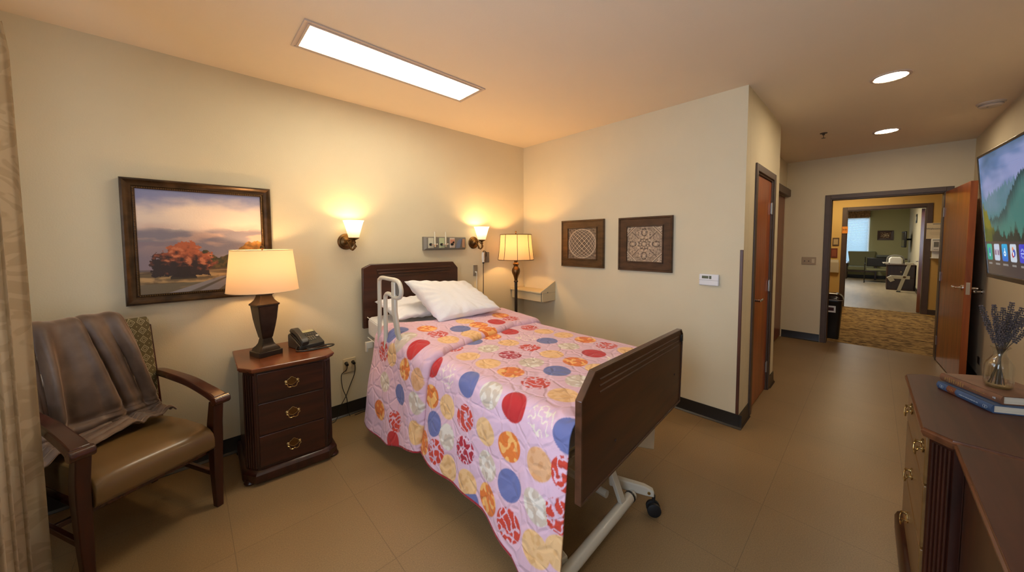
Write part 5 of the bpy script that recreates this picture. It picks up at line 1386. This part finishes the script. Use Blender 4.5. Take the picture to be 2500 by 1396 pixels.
def screen(u, v):
    X = u*SW; Z = v*SH
    q = fbm(u*2.2, v*3.2, 2); q2 = fbm(u*6, v*7, 3)
    if v < .275:
        c = (.030, .026, .030)
        c = mixc(c, (.055, .042, .034), sstep(.35, 0, u))
        pitch = .088
        for i in range(10):
            cx = .046+pitch*i; dx = abs(X-cx); dzz = abs(Z-.098)
            rr_ = math.hypot(max(0, dx-.022), max(0, dzz-.026))
            if dx < .031 and dzz < .036 and rr_ < .010:
                du = (X-cx)/.031; dv = (Z-.098)/.036
                if i % 5 == 0:
                    c = mixc((.02, .25, .19), (.03, .36, .24), .5+.5*dv)
                    if abs(du) < .28 and abs(dv) < .5: c = (.05, .16, .40)
                    if abs(du) < .14 and dv < -.2 and dv > -.55: c = (.5, .6, .8)
                elif i % 5 == 1:
                    c = (.42, .48, .60) if abs(dv) > .35 else (.36, .33, .45)
                    if abs(dv+.05) < .28 and abs(du) < .75: c = (.18, .12, .20) if abs(du) > .3 else (.40, .36, .42)
                elif i % 5 == 2:
                    c = mixc((.01, .10, .48), (.0, .33, .58), .5+.5*dv)
                    if (abs(math.hypot(du, (dv+.12)*1.3)-.28) < .10 and dv < .2) or (abs(du-.15+dv*.4) < .09 and 0 < dv < .5): c = (.75, .85, .9)
                elif i % 5 == 3:
                    c = (.45, .52, .60)
                    if math.hypot(du+.1, dv-.45) < .24: c = (.62, .20, .08)
                    if math.hypot(du-.25, dv) < .42: c = (.03, .08, .38)
                    if math.hypot(du+.15, dv+.2) < .32: c = (.38, .02, .04)
                    if abs(du) < .14 and abs(dv+.1) < .2: c = (.8, .82, .85)
                else:
                    c = (.03, .04, .45)
                    rad = math.hypot(du, dv*1.1)
                    if abs(rad-.48) < .10 and (int(math.atan2(dv, du)*4) % 2 == 0): c = (.40, .50, .85)
                    if abs(dv) < .07 and abs(du) < .4: c = (.40, .50, .85)
                if rr_ > .0085: c = mixc(c, (.03, .03, .03), .4)
            elif abs(Z-.047) < .0038 and dx < .020+.004*(i % 3):
                if (int((X+.002*math.sin(Z*900))*420) % 3) != 0: c = (.26, .25, .24)
        return c
    k = (v-.275)/.725
    c = mixc((.030, .15, .15), (.085, .15, .30), sstep(.15, .75, k))
    c = mixc(c, (.22, .25, .44), sstep(.0, .55, q+.15)*sstep(.25, .6, k)*.85)
    c = mixc(c, (.020, .075, .14), sstep(.1, .6, -q+.1)*sstep(.5, .8, k)*.9)
    r1 = tri_trees(u, .42+.25*u+.08*math.sin(u*6), .12, 34, 3)
    if k < r1: c = mixc(c, (.035, .14, .15), .55*sstep(r1-.35, r1, k)+.15)
    r2 = tri_trees(u, .20+.55*sstep(.10, .62, u)+.03*math.sin(u*19), .10, 44, 9)
    if k < r2: c = mixc((.025, .135, .125), (.008, .048, .056), sstep(r2-.22, r2, k)); c = mixc(c, (.085, .20, .22), sstep(-.15, .5, q)*sstep(.02, .20, r2-k)*.75); c = mixc(c, (.035, .16, .12), sstep(.30, .05, k)*.6)
    r3 = tri_trees(u, .36-2.0*u, .16, 30, 21)
    if k < r3 and u < .20: c = mixc((.13, .125, .010), (.055, .075, .012), sstep(-.2, .3, q2)); c = mixc(c, (.010, .028, .012), sstep(.06, .20, u))
    r4 = tri_trees(u, -.02, .24, 26, 5)
    if k < r4 and u > .10: c = (.006, .020, .018)
    return c
M_SCR = attr_mat('lit_screen', .18, emit=1.15, coat=.3)
n = M_SCR.node_tree.nodes; M_SCR.node_tree.links.remove(n['Principled BSDF'].inputs['Base Color'].links[0]); n['Principled BSDF'].inputs['Base Color'].default_value = (.01, .01, .01, 1)
# viewer faces -y, so the picture runs from local +x to local -x
color_grid('screen', (w-bz, -.0005, -h+.020), (-SW, 0, 0), (0, 0, SH), 420, 260, screen, M_SCR, tv, nrm=(0, 1, 0))
bm = BM(); box(bm, -.14, -.08, .0025, .0045, -h+.006, -h+.012); obj('logo_plate', bm, M_STEEL, tv)
bm = BM()
cyl(bm, (tvx, W, 1.52), (tvx, W+.03, 1.52), .09, n=4); tube(bm, [(tvx+.02, W+.02, 1.54), (tvx+.16, W+.17, 1.54), (tvx+.02, W+.35, 1.56)], .022, 8); box(bm, tvx-.12, tvx+.12, W+.33, W+.365, 1.45, 1.66)
obj('mount_arm', bm, M_BLACK, tv, world=True)
# ================================================================ CORRIDOR THINGS
tc_ = thing('trash_can', 'tall black lidded trash can in the corridor beside the doorway', 'trash can', (3.995, -2.625, 0))
bm = BM(); loft(bm, [[(px*s, py*s, z) for px, py in rounded_rect(.30, .24, .05, 4)] for s, z in ((.78, 0), (.80, .02), (1.0, .56), (1.03, .565), (1.03, .585))]); obj('body', bm, M_BLACK, tc_, smooth=True, angle=40)
bm = BM(); loft(bm, [[(px*s, py*s, z) for px, py in rounded_rect(.31, .25, .06, 4)] for s, z in ((1.02, .588), (1.0, .60), (.94, .635), (.75, .665), (.40, .680))]); obj('lid', bm, plain('glossy_lid', (.02, .012, .010), .15), tc_, smooth=True, angle=50)
bm = BM(); loft(bm, [[(px*s, py*s, z) for px, py in rounded_rect(.31, .25, .055, 4)] for s, z in ((1.03, .583), (1.04, .586), (1.03, .590))], cap=False); obj('liner_edge', bm, plain('liner_plastic', (.45, .40, .36), .4), tc_)
bm = BM(); loft(bm, [[(-.134-.016*k, -.055, .40+.10*k), (-.134-.016*k, .045, .40+.10*k), (-.137-.016*k, .045, .40+.10*k), (-.137-.016*k, -.055, .40+.10*k)] for k in (0, 1)]); bm.transform(Matrix.Translation((-.005, 0, 0))); lb = obj('label_sticker', bm, M_WHITE, tc_)
bm = BM(); loft(bm, [[(-.1365-.016*k, -.035, .40+.10*k), (-.1365-.016*k, .025, .40+.10*k), (-.1385-.016*k, .025, .40+.10*k), (-.1385-.016*k, -.035, .40+.10*k)] for k in (.25, .75)]); bm.transform(Matrix.Translation((-.005, 0, 0))); obj('sticker_symbol', bm, plain('dark_red_print', (.06, .01, .01), .5), lb)
FX = F-.0005
sg_ = thing('welcome_sign', 'white paper welcome sign above the hand sanitizer dispenser', 'sign', (FX-.016, -3.860, 1.645), -PI/2)
bm = BM(); box(bm, -.125, .125, -.010, 0, -.150, .155); obj('sheet', bm, plain('cream_paper', (.70, .60, .42), .7), sg_)
text_mesh('lettering', 'Welcome', .048, M_BLACK, sg_, Matrix.Translation((-.034, -.0115, .045)) @ Matrix.Rotation(PI/2, 4, 'X'))
bm = BM(); box(bm, -.05, .05, -.014, -.010, .130, .142); obj('clip', bm, M_GREYP, sg_)
bm = BM()
for k in range(3): box(bm, -.085+.012*(k == 2), .085-.012*(k == 2), -.0108, -.0098, -.030-.022*k, -.026-.022*k)
obj('fine_print', bm, plain('faint_ink', (.42, .34, .24), .7), sg_)
hs_ = thing('sanitizer_dispenser', 'white hand sanitizer dispenser on the corridor wall under the welcome sign', 'dispenser', (FX, -3.862, 1.28), -PI/2)
bm = BM(); box(bm, -.062, .062, -.09, 0, -.03, .215); obj('housing', bm, M_WHITE, hs_, bevel=.012)
bm = BM(); box(bm, -.030, .030, -.093, -.089, .055, .155); obj('level_window', bm, plain('grey_window', (.20, .19, .16), .3), hs_, bevel=.004)
bm = BM(); box(bm, -.045, .045, -.0925, -.089, .185, .197); box(bm, -.03, .03, -.0925, -.089, .0, .008); obj('dark_print', bm, M_GREYP, hs_)
bm = BM(); box(bm, -.045, .045, -.05, 0, -.15, -.03); box(bm, -.062, .062, -.11, 0, -.165, -.15); obj('drip_tray', bm, M_WHITE, hs_, bevel=.004)
for nm, lab, y, z, w_, h_, c in (('wall_notice', 'small dark framed notice on the corridor wall, topmost left of the far doorway', -2.445, 1.44, .11, .18, (.10, .06, .03)), ('wall_notice', 'small dark red notice on the corridor wall, between the framed one and the file holder', -2.425, 1.19, .11, .21, (.16, .03, .015))):
    t = thing(nm, lab, 'notice', (FX, y, z), -PI/2)
    bm = BM(); box(bm, -w_/2, w_/2, -.010, 0, -h_/2, h_/2); obj('frame', bm, plain('notice_'+str(c[1]), c, .5), t)
    bm = BM(); box(bm, -w_/2+.018, w_/2-.018, -.0115, -.010, -h_/2+.03, h_/2-.03); obj('print', bm, plain('notice_print_'+str(c[1]), (.42, .30, .14) if c[0] < .12 else (.25, .07, .03), .6), t)
t = thing('file_holder', 'pale paper holder on the corridor wall, lowest left of the far doorway', 'file holder', (FX, -2.43, .90), -PI/2)
bm = BM(); box(bm, -.085, .085, -.05, -.04, -.14, .08); box(bm, -.085, -.080, -.04, 0, -.14, .08); box(bm, .08, .085, -.04, 0, -.14, .08); box(bm, -.085, .085, -.05, 0, -.145, -.14); obj('tray', bm, plain('clear_tray', (.50, .42, .28), .3), t)
bm = BM(); box(bm, -.075, .075, -.030, -.012, -.13, .14); obj('papers', bm, plain('paper_white', (.68, .62, .48), .8), t)
t = thing('room_sign', 'small orange sign projecting at the left jamb of the far doorway', 'sign', (F-.015, -2.585, 1.70), -PI/2)
bm = BM(); box(bm, -.045, .045, -.012, 0, -.075, .075); obj('plate', bm, plain('orange_plate', (.75, .27, .03), .4), t)
bm = BM()
for k in range(4): box(bm, -.034+.018*k, -.024+.018*k, -.0135, -.012, -.012+.006*(k % 2), .022-.006*(k % 2))
obj('dark_marks', bm, plain('dark_ink', (.12, .03, .01), .5), t)
cl_ = thing('corridor_light', 'bright ceiling light in the corridor seen over the far doorway', 'ceiling light', (6.55, -2.6, H))
bm = BM(); box(bm, -.30, .30, -.5, .5, -.012, -.001); obj('diffuser', bm, emissive('corridor_glow', (1, .80, .50), 13), cl_)
bm = BM(); box(bm, -.33, -.30, -.53, .53, -.018, -.001); box(bm, .30, .33, -.53, .53, -.018, -.001); box(bm, -.30, .30, -.53, -.5, -.018, -.001); box(bm, -.30, .30, .5, .53, -.018, -.001); obj('frame', bm, M_WHITE, cl_)

# ================================================================ FAR ROOM THINGS
vl = thing('window_valance', 'brown patterned valance over the far bright window', 'valance', (G-.08, -2.45, 2.36))
bm = BM(); box(bm, -.13, .02, -.45, .52, .0, .30); obj('fabric', bm, plain('valance_fabric', (.22, .12, .055), .8, var=.6, vscale=22), vl, bevel=.01)
bl = thing('window_blind', 'white horizontal blind glowing in the far window', 'blind', (G-.03, -2.45, .62))
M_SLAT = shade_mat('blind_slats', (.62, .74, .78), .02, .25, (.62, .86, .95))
bm = BM()
nsl = 40
for k in range(nsl):
    z = .03+k*1.70/nsl
    loft(bm, [[(-.014, y, z-.022), (.012, y, z+.020), (.0135, y, z+.020), (-.0125, y, z-.022)] for y in (-.41, .41)])
sl_o = obj('slats', bm, M_SLAT, bl)
bm = BM(); box(bm, -.025, .022, -.42, .42, 1.72, 1.76); obj('head_rail', bm, M_WHITE, bl)
bm = BM(); box(bm, -.022, .018, -.42, .42, 0, .014); obj('bottom_rail', bm, M_WHITE, bl)
# armchair in the far room
M_GRN = plain('green_upholstery', (.15, .15, .075), .7)
M_DKW = wood('far_dark_wood', (.02, .010, .006), (.04, .018, .01), .3, 2)
fc = thing('armchair', 'green upholstered armchair with dark wooden arms beneath the far window', 'armchair', (15.70, -2.72, 0), -PI/2)
# local: -y faces the viewer (world -x), x to world -y
for sx in (-1, 1):
    for nm, y in (('front_leg', -.30), ('rear_leg', .30)):
        bm = BM(); box(bm, sx*.39-.028, sx*.39+.028, y-.028, y+.028, 0, .60 if y < 0 else .62); obj(nm, bm, M_DKW, fc, bevel=.006)
    bm = BM(); loft(bm, smooth_secs) if False else loft(bm, [[(sx*.39-.035, y, z-.02), (sx*.39+.035, y, z-.02), (sx*.39+.035, y, z+.02), (sx*.39-.035, y, z+.02)] for y, z in ((.32, .64), (0, .64), (-.25, .61), (-.36, .585))]); obj('armrest', bm, M_DKW, fc, bevel=.008)
bm = BM(); box(bm, -.355, .355, -.34, .30, .34, .49); obj('seat', bm, M_GRN, fc, bevel=.04, seg=4)
bm = BM(); loft(bm, [[(-.34*w, y, z), (.34*w, y, z), (.34*w, y+.10, z), (-.34*w, y+.10, z)] for w, y, z in ((.97, .20, .45), (1.0, .24, .70), (1.14, .30, 1.05))]); obj('backrest', bm, M_GRN, fc, bevel=.025, seg=3)
bm = BM(); box(bm, -.36, .36, -.29, -.26, .28, .34); box(bm, -.36, .36, .26, .29, .28, .34); obj('seat_rail', bm, M_DKW, fc)
pc = thing('framed_picture', 'small dark framed floral picture on the far green wall', 'picture', (G, -3.323, 1.66), -PI/2)
bm = BM(); frame_loop(bm, .42, .36, [(0, 0), (0, .02), (.07, .012), (.075, .004), (.075, 0)]); obj('frame', bm, plain('dark_red_frame', (.045, .015, .008), .4), pc)
def flower(u, v):
    q = fbm(u*7, v*7, 3); r = math.hypot((u-.5)*1.3, v-.5)
    return mixc((.09, .035, .015), (.55, .42, .25), sstep(.05, .3, q+.35-r))
color_grid('print', (-.14, -.008, -.11), (.28, 0, 0), (0, 0, .22), 40, 32, flower, attr_mat('floral_print', .6), pc)
ft = thing('wall_television', 'small black wall television seen from the side in the far room', 'television', (14.6, -3.76, 1.50), math.radians(2.0))
bm = BM(); box(bm, -.48, .48, .0, .055, -.27, .27); obj('case', bm, M_BLACK, ft, bevel=.02)
bm = BM(); box(bm, -.44, .44, .055, .058, -.23, .23); obj('screen', bm, plain('dark_screen', (.05, .055, .05), .08), ft)
bm = BM(); tube(bm, [(0, 0, 0), (.08, -.06, 0), (0, -.15, 0)], .03, 8); box(bm, -.1, .1, -.16, -.14, -.12, .12); obj('mount_arm', bm, M_BLACK, ft)
for lab, x, z in (('tiny dark framed picture high on the far cream wall', 12.9, 2.12),):
    t = thing('small_picture', lab, 'picture', (x, -3.9, z), PI)
    bm = BM(); box(bm, -.16, .16, -.015, 0, -.13, .13); obj('frame', bm, M_BLACK, t)
    bm = BM(); box(bm, -.08, .08, -.017, -.015, -.06, .06); obj('print', bm, M_CREAMPAINT, t)
# second chair, desk, printer, papers, leaning white stand
wc = thing('guest_chair', 'dark metal framed chair partly behind the far desk', 'chair', (14.35, -3.12, 0), -PI/2)
bm = BM(); box(bm, -.24, .24, -.22, .24, .42, .49); obj('seat', bm, M_GRN, wc, bevel=.02)
bm = BM(); box(bm, -.24, .24, .22, .28, .55, .86); obj('backrest', bm, M_BLACK, wc, bevel=.02)
bm = BM()
for s in (-1, 1): tube(bm, smooth_path([(s*.28, .30, .015), (s*.28, -.28, .015), (s*.28, -.30, .03), (s*.28, -.27, .30), (s*.28, -.25, .62), (s*.28, -.20, .66), (s*.28, .1, .66), (s*.28, .26, .64), (s*.28, .27, .88)], 3), .013, 8)
cyl(bm, (-.28, -.25, .42), (.28, -.25, .42), .012, n=8); cyl(bm, (-.28, .26, .6), (.28, .26, .6), .012, n=8); cyl(bm, (-.28, .28, .015), (.28, .28, .015), .012, n=8)
obj('tube_frame', bm, M_BLACK, wc, smooth=True)
tb = thing('overbed_table', 'dark topped overbed table with a grey rolled pad behind the far desk', 'table', (15.0, -3.42, 0))
bm = BM(); box(bm, -.25, .25, -.42, .42, .80, .835); obj('top', bm, M_DKW, tb, bevel=.006)
bm = BM(); cyl(bm, (0, -.3, .03), (0, -.3, .80), .03, n=10); box(bm, -.25, .25, -.34, -.26, .01, .05); obj('column', bm, M_STEEL, tb)
pd = BM(); loft(pd, [circle((15.0, y, .895), r, 18, (0, 1, 0), ry=r*.85) for y, r in ((-3.48, .04), (-3.47, .062), (-3.12, .062), (-3.11, .04))]); tag(obj('rolled_pad', pd, plain('slate_pad', (.075, .085, .08), .6), smooth=True), 'grey rolled cushion lying on the dark table in the far room', 'cushion')
dk2 = thing('dark_desk', 'dark cherry cabinet with papers and a white machine on it in the far room', 'cabinet', (12.6, -3.55, 0))
bm = BM(); box(bm, -.50, .40, -.33, .22, .0, .74); obj('carcass', bm, wood('far_cherry', (.030, .008, .005), (.06, .015, .009), .4, 2), dk2, bevel=.01)
bm = BM(); box(bm, -.53, .43, -.335, .25, .74, .765); obj('top', bm, plain('far_desk_top', (.12, .09, .08), .4), dk2, bevel=.005)
for z0, z1 in ((.05, .36), (.38, .71)):
    bm = BM(); box(bm, -.515, -.50, -.31, .20, z0, z1); d = obj('drawer', bm, M_DKW, dk2, bevel=.004)
    bm = BM(); cyl(bm, (-.53, -.06, (z0+z1)/2), (-.515, -.06, (z0+z1)/2), .015, n=8); obj('knob', bm, M_BRASS, d)
pr_ = thing('white_machine', 'white rounded printer like machine on the far dark cabinet', 'printer', (12.45, -3.50, .765))
bm = BM(); loft(bm, [[(x, -.14*w, 0), (x, .14*w, 0), (x, .14*w, .15), (x, .10*w, .20), (x, -.10*w, .20), (x, -.14*w, .15)] for x, w in ((-.16, .85), (-.12, 1), (.14, 1), (.18, .85))]); obj('body', bm, M_WHITE, pr_, bevel=.01)
bm = BM(); tube(bm, smooth_path([(.02, -.17, .02), (.02, -.16, .18), (.02, -.06, .245), (.02, .06, .245), (.02, .16, .18), (.02, .17, .02)], 4), .018, 8); obj('hood_tube', bm, M_GREYP, pr_, smooth=True)
pp_ = BM()
for k in range(6): loft(pp_, [[(12.25+.01*k, -3.355-.004*k, .7665+.006*k), (12.50, -3.355+.002*k, .7665+.006*k), (12.50, -3.245+.004*k, .7665+.006*k), (12.25, -3.245-.006*k, .7665+.006*k)], [(12.25+.01*k, -3.355-.004*k, .7715+.006*k), (12.50, -3.355+.002*k, .7715+.006*k), (12.50, -3.245+.004*k, .7715+.006*k), (12.25, -3.245-.006*k, .7715+.006*k)]])
tag(obj('paper_stack', pp_, plain('stack_paper', (.55, .53, .47), .8)), 'pale stack of papers on the far cabinet beside the white machine', 'papers')
ls = thing('leaning_stand', 'white metal frame with a slanted leg leaning in front of the far cabinet', 'stand', (11.6, -3.66, 0))
bm = BM()
def bar(p0, p1, w_, t_):
    p0, p1 = Vector(p0), Vector(p1); d = (p1-p0).normalized(); u = Vector((1, 0, 0)); s = d.cross(u).normalized()
    loft(bm, [[p+u*(-t_)+s*(-w_), p+u*t_+s*(-w_), p+u*t_+s*w_, p+u*(-t_)+s*w_] for p in (p0, p1)])
bar((0, .10, .02), (0, -.08, .80), .035, .02)
obj('slanted_leg', bm, M_CREAMPAINT, ls, bevel=.005)
bm = BM(); bar((0, .28, .42), (0, -.10, .42), .045, .03); obj('cross_arm', bm, M_CREAMPAINT, ls, bevel=.005)
bm = BM(); bar((.0, .30, .43), (0, .22, .30), .05, .04); obj('end_plate', bm, M_CREAMPAINT, ls, bevel=.008)
bm = BM(); bar((.0, -.0, .81), (0, -.14, .81), .03, .04); obj('top_plate', bm, M_CREAMPAINT, ls, bevel=.008)
bm = BM(); cyl(bm, (-.04, .0, .43), (.04, .0, .43), .03, n=12); cyl(bm, (-.02, .14, 0), (.02, .14, 0), .02, n=8) if False else None; obj('pivot', bm, M_BRONZE, ls)
bm = BM(); box(bm, -.05, .05, .06, .14, 0, .02); obj('foot', bm, M_BLACK, ls)

# ================================================================ LIGHTS, WORLD, CAMERA
def point(name, loc, power, col=(1, .62, .28), r=.03):
    L = bpy.data.lights.new(name, 'POINT'); L.energy = power; L.color = col; L.shadow_soft_size = r
    o = bpy.data.objects.new(name, L); o.location = loc; COL.objects.link(o); return o
WARM = (1, .56, .20)
point('lamp_light_table', (-2.72, -.26, TZ+.60), 7.5, (1, .60, .26), .03)
point('lamp_light_floor', (-.427, -.30, 1.44), 14, WARM, .03)
point('lamp_light_sconce', (-2.09, -.12, 1.60), 3.8, (1, .62, .26), .02)
point('lamp_light_sconce_right', (-.766, -.12, 1.586), 4.8, (1, .62, .26), .02)
def area(name, loc, sx, sy, power, col, rot=(0, 0, 0)):
    L = bpy.data.lights.new(name, 'AREA'); L.shape = 'RECTANGLE'; L.size = sx; L.size_y = sy; L.energy = power; L.color = col
    o = bpy.data.objects.new(name, L); o.location = loc; o.rotation_euler = rot; COL.objects.link(o); return o
area('far_room_fill', (12.0, -2.2, 2.7), 1.2, .6, 75, (1, .90, .70))  # added area light to lift the dark far room, no fixture modelled

wd = bpy.data.worlds.new('World'); SC.world = wd; wd.use_nodes = True
bg = wd.node_tree.nodes['Background']; bg.inputs[0].default_value = (.68, .81, 1, 1); bg.inputs[1].default_value = 7.5
for nm_, loc_, sx_, sy_, rot_ in (('portal_near', (LX-.06, (WY0+WY1)/2, (WZ0+WZ1)/2), WY1-WY0, WZ1-WZ0, (0, -PI/2, 0)), ('portal_far', (G+.06, (FW[0]+FW[1])/2, (FW[2]+FW[3])/2), FW[1]-FW[0], FW[3]-FW[2], (0, PI/2, 0))):
    po = area(nm_, loc_, sy_, sx_, 1, (1, 1, 1), rot_); po.data.cycles.is_portal = True

cam = bpy.data.cameras.new('Camera'); co = bpy.data.objects.new('Camera', cam); COL.objects.link(co); SC.camera = co
yw, pi_, ro = -.7587, -.0517, -.0037
fw = Vector((-math.sin(yw)*math.cos(pi_), math.cos(yw)*math.cos(pi_), math.sin(pi_)))
r0 = Vector((math.cos(yw), math.sin(yw), 0)); u0 = r0.cross(fw)
R_ = r0*math.cos(ro)+u0*math.sin(ro); U_ = u0*math.cos(ro)-r0*math.sin(ro)
co.matrix_world = Matrix(((R_.x, U_.x, -fw.x, -3.0809), (R_.y, U_.y, -fw.y, -3.0362), (R_.z, U_.z, -fw.z, 1.4647), (0, 0, 0, 1)))
cam.sensor_width = 36; cam.lens = 837.2921/2500*36; cam.shift_y = -64.28/2500; cam.clip_start = .02; cam.clip_end = 100

vs_ = SC.view_settings; vs_.view_transform = 'Standard'; vs_.look = 'None'; vs_.gamma = 1; vs_.use_curve_mapping = False; vs_.exposure = .15
